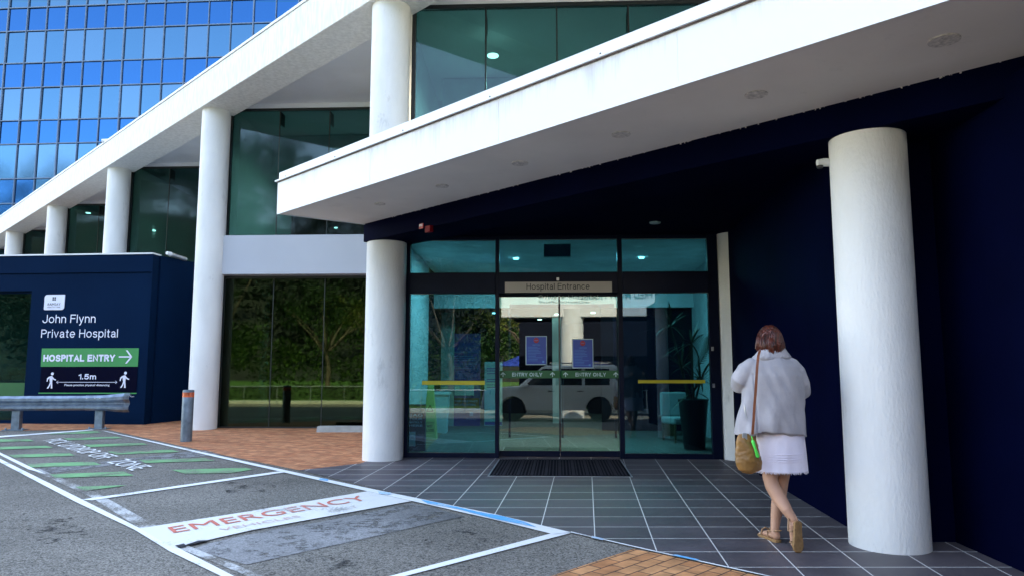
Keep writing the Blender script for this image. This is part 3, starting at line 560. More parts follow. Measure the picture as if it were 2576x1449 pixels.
# private hospital decal
fm2 = lambda x, y: tuple(FO + E1 * x + E2 * .056 + Vector((0, 0, y)))
t = stroke_text('Private Hospital', fm2, fu(1355, 745), fu(1505, 745), fz(1400, 751), fz(1400, 741.5) - fz(1400, 751), .12, .26); text_mb('Part of Ramsay Health Care', fm2, fu(1356, 760), fu(1482, 760), fz(1400, 763.5), fz(1400, 755.5), .0, mb=t)
t.build('door_lettering', M['vgrey'], EG)
# posters
def poster(x0, x1, y0, y1):
    u0, u1_ = fu(x0, (y0 + y1) / 2), fu(x1, (y0 + y1) / 2); z0, z1 = fz(1400, y1), fz(1400, y0)
    e = MB(); eb(u0 - .012, u1_ + .012, .053, .056, z0 - .012, z1 + .012, e); p = e.build('poster', M['vgrey'], EG)
    eb(u0, u1_, .049, .052, z0, z1).build('poster_sheet', M['vblue'], p)
    f3 = lambda x, y: tuple(FO + E1 * x + E2 * .046 + Vector((0, 0, y)))
    f4 = lambda x, y: tuple(FO + E1 * x + E2 * .044 + Vector((0, 0, y)))
    cx = (u0 + u1_) / 2; r = .042; cz = z1 - .055
    MB().face([f3(cx + r * math.cos(a * math.pi / 4 + .39), cz + r * math.sin(a * math.pi / 4 + .39)) for a in range(8)]).build('stop_disc', M['red'], p)
    t = text_mb('STOP', f4, cx - .026, cx + .026, cz - .010, cz + .010, .02); text_mb('VISITORS', f4, cx - .06, cx + .06, z1 - .135, z1 - .115, .02, mb=t)
    z = z1 - .16; random.seed(3)
    while z > z0 + .03:
        w_ = random.uniform(.5, .92) * (u1_ - u0); t.face([f4(u0 + .02, z), f4(u0 + .02 + w_ - .03, z), f4(u0 + .02 + w_ - .03, z + .006), f4(u0 + .02, z + .006)]); z -= .023
    t.face([f4(u1_ - .06, z0 + .02), f4(u1_ - .03, z0 + .02), f4(u1_ - .03, z0 + .05), f4(u1_ - .06, z0 + .05)])
    FLAT.add('poster_text'); t.build('poster_text', pmv, p)
pmv = pm('poster_print', (0.05, 0.25, 0.6), 0.5)
FLAT.add('stop_disc')
poster(1324, 1374, 846, 915); poster(1442, 1491, 853.5, 923.5)
# entrance sign
u0, u1_ = fu(1271, 724), fu(1538, 724); z0, z1 = fz(1400, 737), fz(1400, 711)
sg = eb(u0, u1_, -.095, -.072, z0, z1).build('entrance_sign', M['beige'], EG)
fm3 = lambda x, y: tuple(FO + E1 * x + E2 * -.098 + Vector((0, 0, y)))
stroke_text('Hospital Entrance', fm3, fu(1325, 724), fu(1482, 724), fz(1400, 730), fz(1400, 714.5) - fz(1400, 730), .115, .25).build('lettering', M['ink'], sg)
s_ = fu(1403, 705); eb(s_ - .02, s_ + .02, -.12, -.072, fz(1403, 708), fz(1403, 701)).build('door_sensor', M['alu'], EG, bevel=.005)
# yellow safety strips on the side glass
eb(fu(1063), fu(1220), -.012, -.007, fz(1140, 967), fz(1140, 957)).build('safety_strip', M['yellow'], EG)
eb(fu(1604), fu(1772), -.012, -.007, fz(1700, 963), fz(1700, 955)).build('safety_strip', M['yellow'], EG)
for y in (876, 968): eb(uR + .02, uR + .05, -.075, -.05, fz(1790, y + 6), fz(1790, y - 4)).build('key_switch', M['alu'], EG)
# header wall above frame up to dark ceiling handled by canopy ceiling
# lobby shell
LB = thing('entrance_lobby', 'pale tiled hospital lobby seen through the entrance glass', 'room', (0.7, 14, 0))
def lb(u0, u1, w0, w1, z0, z1, name, mat): return eb(u0, u1, w0, w1, z0, z1).build(name, M[mat], LB)
lb(-.28, 5.9, .12, 9, -.05, .0, 'lobby_floor', 'lobbyfloor')
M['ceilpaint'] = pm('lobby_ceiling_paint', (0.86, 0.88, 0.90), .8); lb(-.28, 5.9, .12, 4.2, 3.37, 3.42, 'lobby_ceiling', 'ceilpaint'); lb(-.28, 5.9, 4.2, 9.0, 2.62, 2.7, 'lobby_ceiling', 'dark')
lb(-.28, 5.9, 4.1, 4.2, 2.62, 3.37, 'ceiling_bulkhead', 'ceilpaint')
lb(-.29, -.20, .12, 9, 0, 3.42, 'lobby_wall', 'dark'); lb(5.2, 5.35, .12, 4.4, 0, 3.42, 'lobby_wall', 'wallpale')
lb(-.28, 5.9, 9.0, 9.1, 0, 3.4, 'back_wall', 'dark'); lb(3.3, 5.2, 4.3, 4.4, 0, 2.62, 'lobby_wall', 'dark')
lb(-.19, .10, 5.2, 5.3, 0, 2.62, 'lobby_wall', 'fabric')
lb(2.3, 2.55, 6.0, 6.25, 0, 2.62, 'lobby_column', 'wallpale')
p = VP(1402, 626, FO, E2); ug = fu(1402, 626)
lb(ug - .21, ug + .21, .16, .26, p.z - .1, p.z + .1, 'exit_box', 'pale')
for (u, w) in ((1.0, 5.2), (2.4, 5.6), (3.2, 5.2), (2.0, 7.2), (3.6, 7.2), (4.3, 5.2), (1.6, 2.2), (3.9, 2.2)):
    q = FO + E1 * u + E2 * w; z = 2.61 if w > 4.2 else 3.36; MB().cyl(q, .05, z - .02, z, 16).build('ceiling_lamp', M['lamp'], LB)
# inner pair of doors with the same band
idr = MB()
for u in (1.45, 2.45, 3.45): eb(u - .02, u + .02, 2.9, 2.95, 0, 2.5, idr)
eb(1.45, 3.45, 2.9, 2.96, 2.5, 2.58, idr); io = idr.build('inner_door', M['frame'], LB)
bd = eb(1.47, 3.43, 2.88, 2.885, 1.18, 1.31).build('safety_band', M['dgreen'], io)
fm4 = lambda x, y: tuple(FO + E1 * x + E2 * 2.87 + Vector((0, 0, y)))
t = text_mb('ENTRY ONLY', fm4, 1.75, 2.3, 1.215, 1.28, .02); text_mb('ENTRY ONLY', fm4, 2.7, 3.25, 1.215, 1.28, .02, mb=t); t.build('lettering', M['vgrey'], bd)
# ================================================================== ENTRANCE CANOPY
CP = thing('entrance_canopy', 'long white canopy with stained fascia running over the hospital entrance', 'canopy', (0, 8, 3.2))
I0 = Vector((-2.20, 11.06, 0)); O0 = Vector((-3.33, 10.28, 0)); DR = -DV
LEN = 15.0
oc = [O0, O0 + DR * LEN, O0 + DR * LEN + NV * 1.355, I0]
MB().prism([tuple((O0 + NV * .012).xy), tuple((O0 + DR * LEN + NV * .012).xy), tuple((O0 + DR * LEN + NV * 1.30).xy), tuple((I0 - NV * .052 + DV * 0.0).xy)], 3.50, 3.56).build('soffit', M['soffit'], CP)
fa = MB(); fa.prism([tuple(O0.xy), tuple((O0 + DR * LEN).xy), tuple((O0 + DR * LEN + NV * .008).xy), tuple((O0 + NV * .008).xy)], 3.485, 3.945)
fa.build('fascia', M['fascia'], CP)
# end panel, roof upstand, flashing
edir = (I0 - O0).normalized()
MB().prism([tuple((O0 + DV * .004).xy), tuple((I0 + DV * .004).xy), tuple((I0 + DR * .02).xy), tuple((O0 + DR * .02 + NV * .01).xy)], 3.49, 3.95).build('end_panel', M['white'], CP)
MB().prism([tuple((O0 + NV * .015).xy), tuple((O0 + DR * LEN + NV * .015).xy), tuple((O0 + DR * LEN + NV * .12).xy), tuple((O0 + NV * .12).xy)], 3.975, 4.09).build('roof_upstand', M['flash'], CP)
MB().prism([tuple((O0 - NV * .035 + DV * .03).xy), tuple((O0 + DR * LEN - NV * .035).xy), tuple((O0 + DR * LEN + NV * .10).xy), tuple((O0 + NV * .10 + DV * .03).xy)], 3.955, 3.974).build('flashing', M['flash'], CP)
gr = MB()
gr.prism([tuple((O0 - NV * .012).xy), tuple((O0 + DR * LEN - NV * .012).xy), tuple((O0 + DR * LEN - NV * .001).xy), tuple((O0 - NV * .001).xy)], 3.942, 3.9545).build('grime_line', M['grime'], CP)
for s in (0.25, 1.55, 3.0, 4.45, 5.85, 7.2): 
    q = O0 + DR * s - NV * .02; MB().lathe(q, [(.009, 3.975), (.009, 3.990), (.004, 3.996)], 8).build('flashing_screw', M['black'], CP)
# panel joints
jm = MB()
for s in (2.32, 4.55, 6.6): jm.prism([tuple((O0 + DR * (s - .002) - NV * .002).xy), tuple((O0 + DR * (s + .002) - NV * .002).xy), tuple((O0 + DR * (s + .002)).xy), tuple((O0 + DR * (s - .002)).xy)], 3.49, 3.94)
jm.build('panel_joint', M['soffit'], CP)
# canopy roof deck
MB().prism([tuple((O0 + NV * .13).xy), tuple((O0 + DR * LEN + NV * .13).xy), (12, -2), (12, 10.9), (-1.5, 11.30), tuple((I0 + DV * .0 + NV * .1).xy)], 3.62, 3.86).build('roof_deck', M['concrete'], CP)
# navy beam
BI = I0 - NV * .05
bm_ = [BI + DV * .02, BI + DR * LEN, BI + DR * LEN + NV * .66, BI + NV * .66 + DV * .02]
MB().prism([tuple(p.xy) for p in bm_], 3.225, 3.61).build('beam', M['navy'], CP, bevel=.006)
# drips of old paint along the beam top
dm = MB(); random.seed(11)
for i in range(90):
    s = random.uniform(.6, 9.0); w_ = random.uniform(.002, .008); h = random.choice((.004, .005, .007, .011)); b0 = BI + DR * s - NV * .0065
    dm.box((-w_, -.003, 3.498 - h), (w_, .003, 3.5), (b0.x, b0.y, 0), math.atan2(DR.y, DR.x))
dm.build('paint_drips', M['soffit'], CP)
# dark ceiling inside
cin = [BI + NV * .662, BI + NV * .662 + DR * LEN, Vector((12, -2, 0)), Vector((12, 10.8, 0)), FO + E1 * 5.2 - E2 * .06, FO - E1 * .05 - E2 * .06]
MB().prism([tuple(p.xy) for p in cin], 3.362, 3.60).build('ceiling', M['navy'], CP)
MB().prism([tuple((FO - E1 * .2 - E2 * .058).xy), tuple((FO + E1 * 5.3 - E2 * .058).xy), tuple((FO + E1 * 5.3 + E2 * .10).xy), tuple((FO - E1 * .2 + E2 * .10).xy)], 3.361, 3.60).build('header', M['navy'], CP)
MB().cyl((3.01, 6.09), .30, gz(6.1) - .02, 3.2246, 64).build('column', M['column'], CP, smooth=True)
MB().cyl((3.42, 11.2), .30, -.02, 3.37, 48).build('column', M['column'], CP, smooth=True)
for px, py, r in ((955, 515, .075), (1112, 470, .08), (1308, 413, .09), (1562, 341, .09), (1902, 241, .09), (2375, 105, .10)):
    p = Zp(px, py, 3.49); o_ = MB().lathe(p, [(r * .5, 3.490), (r, 3.491), (r, 3.4995)], 24).build('soffit_fitting', M['fitting'], CP, smooth=True)
for px, py in ((1173, 570), (1648, 562), (1711, 456)):
    p = Zp(px, py, 3.35); MB().lathe(p, [(.055, 3.350), (.075, 3.346), (.08, 3.3615)], 24).build('downlight', M['dlight'], CP, smooth=True)
bang = math.atan2(DR.y, DR.x)
def beam_item(px, py, w, h, d, name, mat, label, cat):
    p = VP(px, py, BI, NV); o = MB().box((-w, -d, -h), (w, 0, h), (p.x - NV.x * .0015, p.y - NV.y * .0015, p.z), bang).build(name, M[mat], None, bevel=.004); tag(o, label, cat); return o, p
fs, p = beam_item(1061, 570, .045, .037, .012, 'fire_sign', 'red', 'small red FIRE sign on the navy beam above the left entrance column', 'sign')
ff = lambda x, y: tuple(Vector((p.x, p.y, p.z + y)) + DR * x - NV * .016)
text_mb('FIRE', ff, -.036, .036, -.004, .028, .03).build('lettering', M['vwhite'], fs)
al, p = beam_item(1084, 578, .055, .045, .06, 'fire_alarm', 'alarmred', 'dark red fire alarm box beside the FIRE sign on the navy beam', 'alarm')
# camera dome on column
q = at(2062, 411, 6.2)
cd = thing('security_dome', 'white dome camera fixed to the left side of the big right column', 'camera', (q.x, q.y, q.z))
MB().tube([(q.x + .12, q.y, q.z + .005), (q.x + .03, q.y - .0, q.z + .005), (q.x - .02, q.y, q.z + .0)], [.035, .036, .030], 16).build('housing', M['white'], cd, smooth=True)
MB().lathe((q.x, q.y), [(.012, q.z - .052), (.024, q.z - .045), (.03, q.z - .025)], 16).build('lens_dome', M['black'], cd, smooth=True)
# ================================================================== NAVY WALLS ON THE RIGHT
wl = MB(); zf = lambda p: gz(p[1]) - .05
wl.prism([(2.925, 6.2), (3.275, 11.35), (3.275, 11.9), (9.0, 11.9), (9.0, 6.2)], zf, 3.358)
wl.build('navy_wall', M['navy'])
tag(bpy.data.objects['navy_wall'], 'dark navy rendered wall running from the entrance to the big round column', 'wall')
w2 = MB().prism([(3.60, 6.19), (3.55, 5.0), (3.48, 3.5), (3.35, 1.0), (3.2, -1.2), (9, -1.2), (9, 6.19)], zf, 3.358).build('navy_wall', M['navy'])
tag(w2, 'dark navy wall set back beyond the big column at the right edge', 'wall')
# ================================================================== DOOR MAT
dmn = thing('door_mat', 'black ribbed door mat in a pale metal rim before the sliding doors', 'door mat', (0.6, 10.4, 0))
ma, mb_, mc, md = G(1254, 1157), G(1562, 1157), G(1592, 1201), G(1226, 1199)
lz = lambda p, d: (p.x, p.y, gz(p.y) + d)
MB().prism([lz(p, 0)[:2] for p in (ma, mb_, mc, md)], lambda p: gz(p[1]) + .008, lambda p: gz(p[1]) + .013).build('mat_rim', M['alu'], dmn)
cc = (ma + mb_ + mc + md) / 4; inn = [cc + (p - cc) * .975 for p in (ma, mb_, mc, md)]
MB().prism([tuple(p.xy) for p in inn], lambda p: gz(p[1]) + .0132, lambda p: gz(p[1]) + .016).build('mat_field', pm('mat_rubber', (0.014, 0.014, 0.019), 0.9, spec=.02), dmn)
rm = MB()
for i in range(1, 40):
    a = inn[0].lerp(inn[1], i / 40); b = inn[3].lerp(inn[2], i / 40); w_ = Vector((.009 if i % 4 else .02, 0, 0))
    rm.prism([tuple((a - w_).xy), tuple((a + w_).xy), tuple((b + w_).xy), tuple((b - w_).xy)], lambda p: gz(p[1]) + .016, lambda p: gz(p[1]) + (.021))
rm.build('mat_ribs', pm('mat_ribs', (0.030, 0.030, 0.038), 0.9, spec=.1), dmn)
# ================================================================== NAVY KIOSK WITH SIGNS
NB = G(360, 1067.5); NB.z = 0; na = R(-5); NE = Vector((math.cos(na), math.sin(na), 0)); NN = Vector((-math.sin(na), math.cos(na), 0))
KB = thing('navy_annexe', 'single storey navy annexe carrying the hospital name and entry signs', 'building', (NB.x - 3, NB.y + 1, .1))
s24 = Vector((math.sin(R(20)), math.cos(R(20)), 0))
zb = gz(NB.y) - .05; H1 = 3.98
W0 = NB - NE * 9
def kb(u0, u1, w0, w1, z0, z1, mb=None):
    mb = mb or MB(); return mb.box((u0, w0, z0), (u1, w1, z1), (NB.x, NB.y, 0), na)
def ku(px, py): q = VP(px, py, NB, NN); return (q - NB).dot(NE), q.z
uw, zw1 = ku(80, 732); _, zw0 = ku(40, 1062)
body = MB()
kb(uw, 0, 0, .25, zb, 3.56, body); kb(-9, uw, 0, .25, zw1, 3.56, body); kb(-9, uw, 0, .25, zb, zw0, body)
kb(-9, -.0, -.03, .25, 3.572, H1, body)
sd = [tuple(NB.xy), tuple((NB + s24 * 4.4).xy), tuple((NB + s24 * 4.4 - NE * .3).xy), tuple((NB - NE * .3 + NN * .3).xy)]
body.build('wall', M['navyp'], KB)
MB().prism([tuple((NB + s24 * .255).xy)] + sd[1:], zb, H1).build('side_wall', M['navyp'], KB)
kb(-.0, .035, -.035, .22, zb, H1 - .001).build('corner_trim', M['navyp'], KB)
kb(-9, .04, -.05, .30, H1 + .001, H1 + .035).build('roof_capping', M['flash'], KB)
MB().prism([tuple((NB - NE * 9).xy), tuple((NB - NE * .01 + NN * .31).xy), tuple((NB + s24 * 4.3).xy), tuple((NB - NE * 9 + NN * 4.4).xy)], H1 - .15, H1 - .02).build('roof', M['concrete'], KB)
wf = kb(-9, uw, .08, .12, zw1 - .05, zw1); kb(uw - .06, uw, .08, .12, zw0, zw1 - .05, wf); kb(-9, uw - .06, .08, .12, zw0, zw0 + .05, wf)
zt = ku(40, 993)[1]; zt1 = ku(40, 962)[1]
wfo = wf.build('window', M['navyp'], KB)
kb(-9, uw - .06, .095, .105, zw0 + .05, zw1 - .05).build('pane', glass('annexe_glass', (0.15, 0.50, 0.50), 0.03, rcol=(.3, .45, .45)), wfo)
kb(-9, uw - .07, .086, .093, ku(40, 1015)[1], zt1).build('frosted_band', M['dgreen'], wfo)
kb(-9, 0, 3.2, 3.3, zb, H1 - .2).build('inner_wall', pm('annexe_inner', (0.08, 0.14, 0.14), .8), KB)
# ---- signs on the annexe
fk = lambda x, y: tuple(NB + NE * x - NN * .008 + Vector((0, 0, y)))
fk2 = lambda x, y: tuple(NB + NE * x - NN * .018 + Vector((0, 0, y)))
def kbox(x0, x1, y0, y1, w=-.006, mb=None):
    u0, za = ku(x0, y1); u1, zb2 = ku(x1, y0); return kb(u0, u1, w, -.001, za, zb2, mb), u0, u1, za, zb2
LG = thing('hospital_logo_sign', 'small white rounded plaque with a dark square emblem above the hospital name', 'sign', tuple(NB - NE * 2.3 + Vector((0, 0, 2.5))))
u0, za = ku(111, 779.5); u1, zc = ku(164.5, 741)
pl = []; r = .07
cs = ((u1, za, 0, .02), (u1, zc, 1, .09), (u0, zc, 2, .09), (u0, za, 3, .05))
cs = [(u1 - r, za + r, -90, r), (u1 - .01, zc - .01, 0, .01), (u0 + r, zc - r, 90, r), (u0 + .03, za + .03, 180, .03)]
for cx, cz, a0, rr in cs:
    for i in range(7): a = R(a0 + i * 15); pl.append((cx + rr * math.cos(a), cz + rr * math.sin(a)))
m_ = MB(); n = len(pl); m_.add([tuple(NB + NE * x - NN * .001 + Vector((0, 0, y))) for x, y in pl] + [tuple(NB + NE * x - NN * .014 + Vector((0, 0, y))) for x, y in pl], [tuple(range(n)), tuple(range(2 * n - 1, n - 1, -1))] + [(i, (i + 1) % n, n + (i + 1) % n, n + i) for i in range(n)])
m_.build('plaque', M['vwhite'], LG)
e = MB()
for a in (0, 1):
    for b in (0, 1):
        cx = (u0 + u1) / 2 - .004; cz = zc - (zc - za) * .27; d = .040; o_ = .004
        x0 = cx + (a - 1) * d + (o_ if a else -o_ + 0) ; z0 = cz + (b - 1) * d + (o_ if b else 0)
        e.face([fk2(x0, z0), fk2(x0 + d - o_, z0), fk2(x0 + d - o_, z0 + d - o_), fk2(x0, z0 + d - o_)])
FLAT.add('emblem'); e.build('emblem', M['ink'], LG)
hh = zc - za
t = text_mb('RAMSAY', fk2, u0 + .09, u1 - .09, za + hh * .28, za + hh * .45, .0); text_mb('HEALTH CARE', fk2, u0 + .09, u1 - .09, za + hh * .14, za + hh * .22, .0, mb=t); t.build('lettering', M['ink'], LG)
NM = thing('hospital_name_sign', 'white raised lettering reading John Flynn Private Hospital on navy wall', 'sign', tuple(NB - NE * 2.3 + Vector((0, 0, 2.0))))
t = MB()
for s, x0, x1, y0, y1 in (('John Flynn', 107, 242, 790, 812), ('Private Hospital', 103.5, 298, 827, 849)):
    a, z0 = ku(x0, y1); b, z1 = ku(x1, y0); stroke_text(s, fk, a, b, z0, z1 - z0, .112, .24, mb=t)
t.build('lettering', M['vwhite'], NM)
ES = thing('hospital_entry_sign', 'green HOSPITAL ENTRY board with arrow above a 1.5m distancing panel', 'sign', tuple(NB - NE * 2.0 + Vector((0, 0, 1.2))))
_, u0, u1, z0, z1 = kbox(103, 350, 875, 921.5)
kb(u0, u1, -.012, -.001, z0, z1).build('green_panel', M['vgreen'], ES)
a, za = ku(110, 909); b, zb2 = ku(291, 891); t = stroke_text('HOSPITAL ENTRY', fk2, a, b, za, zb2 - za, .24, .34)
cz = ku(320, 897)[1]; a, b = ku(300, 897)[0], ku(334, 897)[0]
t.face([fk2(a, cz - .015), fk2(b - .02, cz - .015), fk2(b - .02, cz + .015), fk2(a, cz + .015)])
for s in (-1, 1): t.face([fk2(b - .045, cz), fk2(b, cz), fk2(b - .12, cz + s * .15), fk2(b - .165, cz + s * .15)])
t.build('lettering', M['vwhite'], ES)
_, u0b, u1b, z0b, z1b = kbox(100, 347, 923, 986)
kb(u0b, u1b, -.010, -.001, z0b, z0 - .002).build('dark_panel', pm('sign_navy', (0.0, 0.001, 0.012), 0.5, spec=.04), ES)
t = MB()
a, za = ku(198, 953.5); b, zb2 = ku(244, 940); stroke_text('1.5m', fk2, a, b, za, zb2 - za, .2, .28, mb=t)
a, za = ku(163, 971.5); b, zb2 = ku(277, 965); text_mb('Please practise physical distancing', fk2, a, b, za, zb2, .015, mb=t)
zl = ku(220, 960.5)[1]; a, b = ku(143, 960)[0], ku(296, 960)[0]
t.face([fk2(a, zl - .005), fk2(b, zl - .005), fk2(b, zl + .005), fk2(a, zl + .005)])
for e0, s in ((a, 1), (b, -1)):
    for q in (-1, 1): t.face([fk2(e0, zl), fk2(e0 + s * .012, zl), fk2(e0 + s * .05, zl + q * .03), fk2(e0 + s * .038, zl + q * .034)])
def walker(px, py):   # striding pictogram, 146 px high in the enlarged view
    u, z = ku(px, py); S = .30 / 73 * 1.12
    P_ = lambda x, y: fk2(u + x * S, z + y * S)
    t.face([P_(8 + 7.5 * math.cos(i * math.pi / 8), 64 + 7.5 * math.sin(i * math.pi / 8)) for i in range(16)])
    for poly in ([(-4, 52), (8, 54), (12, 46), (10, 22), (-2, 22), (-5, 36)], [(-2, 51), (-4, 43), (-13, 36), (-15, 25), (-20, 26), (-18, 42), (-9, 50)],
                 [(8, 53), (20, 40), (30, 36), (28, 31), (17, 34), (9, 42)], [(-2, 23), (6, 23), (1, 8), (-8, -8), (-16, -8), (-6, 8)], [(4, 23), (10, 23), (12, 8), (13, -8), (5, -8), (4, 8)]):
        t.face([P_(*q) for q in poly])
walker(127, 972); walker(311, 970.5)
t.build('lettering', M['vwhite'], ES)
a, za = ku(97, 989.5); b, zb2 = ku(344, 987); kb(a, b, -.008, -.001, za, zb2).build('green_stripe', M['vgreen'], ES)
a, za = ku(311, 996.5); b, zb2 = ku(315, 992); t = MB().face([fk2(a, za), fk2(b, za), fk2(b, zb2), fk2(a, zb2)])
a, za = ku(317, 994.3); b, zb2 = ku(331, 991.3); text_mb('John Flynn', fk2, a, b, za, zb2, .0, mb=t); a, za = ku(317, 998); b, zb2 = ku(339, 995); text_mb('Private Hospital', fk2, a, b, za, zb2, .0, mb=t)
t.build('small_lettering', M['vwhite'], ES)
sw_ = MB(); random.seed(14); q0 = NB + NE * (uw - .75)  # stones added inside to stand in for a reflection in the pane
import itertools
bmt = bmesh.new(); bmesh.ops.create_icosphere(bmt, subdivisions=2, radius=1.0); iv = [v.co.copy() for v in bmt.verts]; jf = [tuple(v.index for v in f.verts) for f in bmt.faces]; bmt.free()
for r_, (zz_, n_) in enumerate(((.62, 6), (.80, 6), (.98, 5), (1.16, 4), (1.32, 3))):
    for i in range(n_):
        c = NB + NE * (uw - .62 - i * .27 - (r_ % 2) * .12) + NN * (1.0 + random.uniform(0, .15)); a, b, d = random.uniform(.12, .16), random.uniform(.08, .12), random.uniform(.08, .10); ph = random.uniform(0, 9)
        sw_.add([(c.x + v.x * a * (1 + .25 * noise.noise(v * 2 + Vector((ph, 0, 0)))), c.y + v.y * b, zz_ + v.z * d * (1 + .3 * noise.noise(v * 2 + Vector((0, ph, 0))))) for v in iv], jf)
tag(sw_.build('reflected_stones', pm('warm_stone', (0.40, 0.34, 0.24), .9, var=.3), None, smooth='all'), 'pale rounded stones added behind the annexe window in place of their reflection', 'stones')
wp = MB(); a_ = NB + NE * (uw - .30) + NN * .6; wp.tube([(a_.x, a_.y, .35), (a_.x, a_.y, 3.0)], .022, 8); wp.build('inner_post', M['white'], KB)
c_ = NB + NE * (uw - .05) + NN * 1.6; tag(MB().box((-.28, -.03, .2), (.28, .03, 1.35), (c_.x, c_.y, 0), na).build('screen_board', M['pale']), 'pale board standing behind the annexe window beside the stones', 'board')
# ================================================================== SMALL OUTDOOR THINGS
p = G(468, 1110); bo = thing('bollard', 'grey steel bollard with red reflective band at the paving edge', 'bollard', (p.x, p.y, gz(p.y)))
zb_ = gz(p.y)
MB().lathe(p, [(.098, zb_ - .02), (.098, zb_ + .90), (.092, zb_ + .918), (.05, zb_ + .922)], 32).build('post', pm('bollard_steel', (0.13, 0.17, 0.21), 0.5, metal=.5, var=.3, scale=9), bo, smooth=True)
MB().lathe(p, [(.0985, zb_ + .792), (.1, zb_ + .793), (.1, zb_ + .875), (.0985, zb_ + .876)], 32).build('reflective_band', pm('reflective_red', (0.55, 0.10, 0.04), 0.3, var=0.9, scale=9), bo, smooth=True)
GRO = thing('guard_rail', 'galvanised steel crash rail with flared end before the navy annexe', 'guard rail', tuple(G(140, 1082)))
g1, g2 = G(35, 1082), G(245, 1079); gd = (g2 - g1); gd.z = 0; gd.normalize(); gn = Vector((-gd.y, gd.x, 0)); 
for i, q in enumerate((g1 - (g2 - g1), g1, g2)):
    z0 = gz(q.y); m_ = MB(); an = math.atan2(gd.y, gd.x)
    m_.box((-.075, .02, z0 - .02), (-.06, .17, z0 + .62), q.xy.to_3d(), an); m_.box((.06, .02, z0 - .02), (.075, .17, z0 + .62), q.xy.to_3d(), an); m_.box((-.06, .02, z0 - .02), (.06, .032, z0 + .62), q.xy.to_3d(), an)
    m_.build('post', M['steel'], GRO); MB().box((-.2, -.08, z0 - .0), (.2, .24, z0 + .018), q.xy.to_3d(), an).build('base_plate', M['steel'], GRO)
    for bx in (-.16, .16): MB().lathe((q.x + gd.x * bx, q.y + gd.y * bx), [(.02, z0 + .018), (.02, z0 + .04), (.008, z0 + .055)], 8).build('anchor_bolt', M['steel'], GRO)
prof = [(-.02, .36), (-.07, .40), (-.07, .44), (-.01, .49), (-.01, .51), (-.07, .56), (-.07, .61), (-.02, .66)]
zr = gz(g2.y) + .04
def rail_ring(q, sc=1.0, off=0.0):
    o = [(q + gn * (a * sc + off)) + Vector((0, 0, zr + .51 + (b - .51) * sc)) for a, b in prof]
    i_ = [(q + gn * (a * sc + off + .012)) + Vector((0, 0, zr + .51 + (b - .51) * sc)) for a, b in prof[::-1]]
    return [tuple(Vector((v.x, v.y, v.z))) for v in o + i_]
q1 = Vector((g1.x, g1.y, 0)) - gd * 5; q2 = Vector((g2.x, g2.y, 0)) + gd * .06
MB().loft([rail_ring(q1), rail_ring(q2)]).build('rail_beam', M['steel'], GRO)
tr = MB(); tr.loft([rail_ring(q2 - gd * .32, 1.03, -.006), rail_ring(q2 + gd * .06, 1.06, -.006), rail_ring(q2 + gd * .25, 1.22, .0), rail_ring(q2 + gd * .42, 1.35, .06), rail_ring(q2 + gd * .50, 1.35, .16)])
tr.build('flared_end', M['steel'], GRO)
for s in (-.28, -.12, -.02):
    q = q2 + gd * s; MB().lathe((q.x - gn.x * .08, q.y - gn.y * .08), [(.015, zr + .60), (.015, zr + .615), (.006, zr + .62)], 8).build('bolt', M['alu'], GRO)
# wheel stop
a, b = G(795, 1087), G(915, 1087)
ws = MB(); a0 = math.atan2((b - a).y, (b - a).x); ln = 1.6; zz = gz(a.y)
ws.loft([[(a.x + u * math.cos(a0) - w * math.sin(a0), a.y + u * math.sin(a0) + w * math.cos(a0), zz + h) for w, h in ((0, -.01), (.32, -.01), (.28, .12), (.06, .12))] for u in (0, ln)])
o_ = ws.build('wheel_stop', M['concrete'], bevel=.012); tag(o_, 'long pale concrete wheel stop on the brick paving under the lower window', 'wheel stop')
# cameras
def camera_thing(q, d, label):
    t = thing('security_camera', label, 'camera', tuple(q)); d = Vector(d).normalized()
    MB().tube([q - d * .16, q + d * .16], .055, 12).build('camera_body', M['white'], t, smooth=True)
    MB().tube([q, q - Vector((0, 0, .14))], .02, 8).build('bracket', M['alu'], t)
q = ck[0] + DV * (SP * 1.98) - NV * .45; q.z = 7.95
qq = VP(272, 355, C0 - NV * .30, NV); camera_thing(Vector((qq.x, qq.y, qq.z)), (-.9, -.2, -.1), 'small white security camera on top of the long diagonal beam')
# floodlight on the annexe
q = VP(465, 653, NB, Vector((s24.y, -s24.x, 0)))
fl = thing('flood_light', 'slim silver flood light projecting from the annexe side wall', 'light', tuple(q))
MB().tube([q + Vector((.02, 0, .0)), q + Vector((-.12, -.5, .04))], .05, 12).build('lamp_housing', M['alu'], fl, smooth=True)
MB().tube([q + Vector((-.12, -.5, .04)), q + Vector((-.16, -.6, .06))], [.06, .04], 12).build('lamp_head', M['white'], fl, smooth=True)
# ================================================================== LOBBY THINGS
def lp(px, py): p = CAM + ray(px, py) * (CH / -ray(px, py).z); return p     # on the lobby floor z=0
# wet floor cone
p = lp(1082, 1111); wf_ = thing('wet_floor_sign', 'tall pale yellow CAUTION WET FLOOR cone inside the left glass', 'sign', tuple(p))
def sq(c, a, z): return [(c.x + sx * a, c.y + sy * a, z) for sx, sy in ((-1, -1), (1, -1), (1, 1), (-1, 1))]
MB().loft([sq(p, .13, .05), sq(p, .10, .5), sq(p, .055, 1.02), sq(p, .05, 1.07)]).build('cone_body', M['wetyellow'], wf_, bevel=.01)
MB().loft([sq(p, .19, 0), sq(p, .19, .03), sq(p, .15, .052)]).build('cone_base', M['wetyellow'], wf_, bevel=.01)
fw = lambda x, y: (p.x + x, p.y - .135 + (y - .05) * .068, y)
t = text_mb('CAUTION', fw, -.075, .075, .345, .375, .01); text_mb('WET', fw, -.06, .06, .27, .325, .02, mb=t); text_mb('FLOOR', fw, -.085, .085, .195, .25, .02, mb=t)
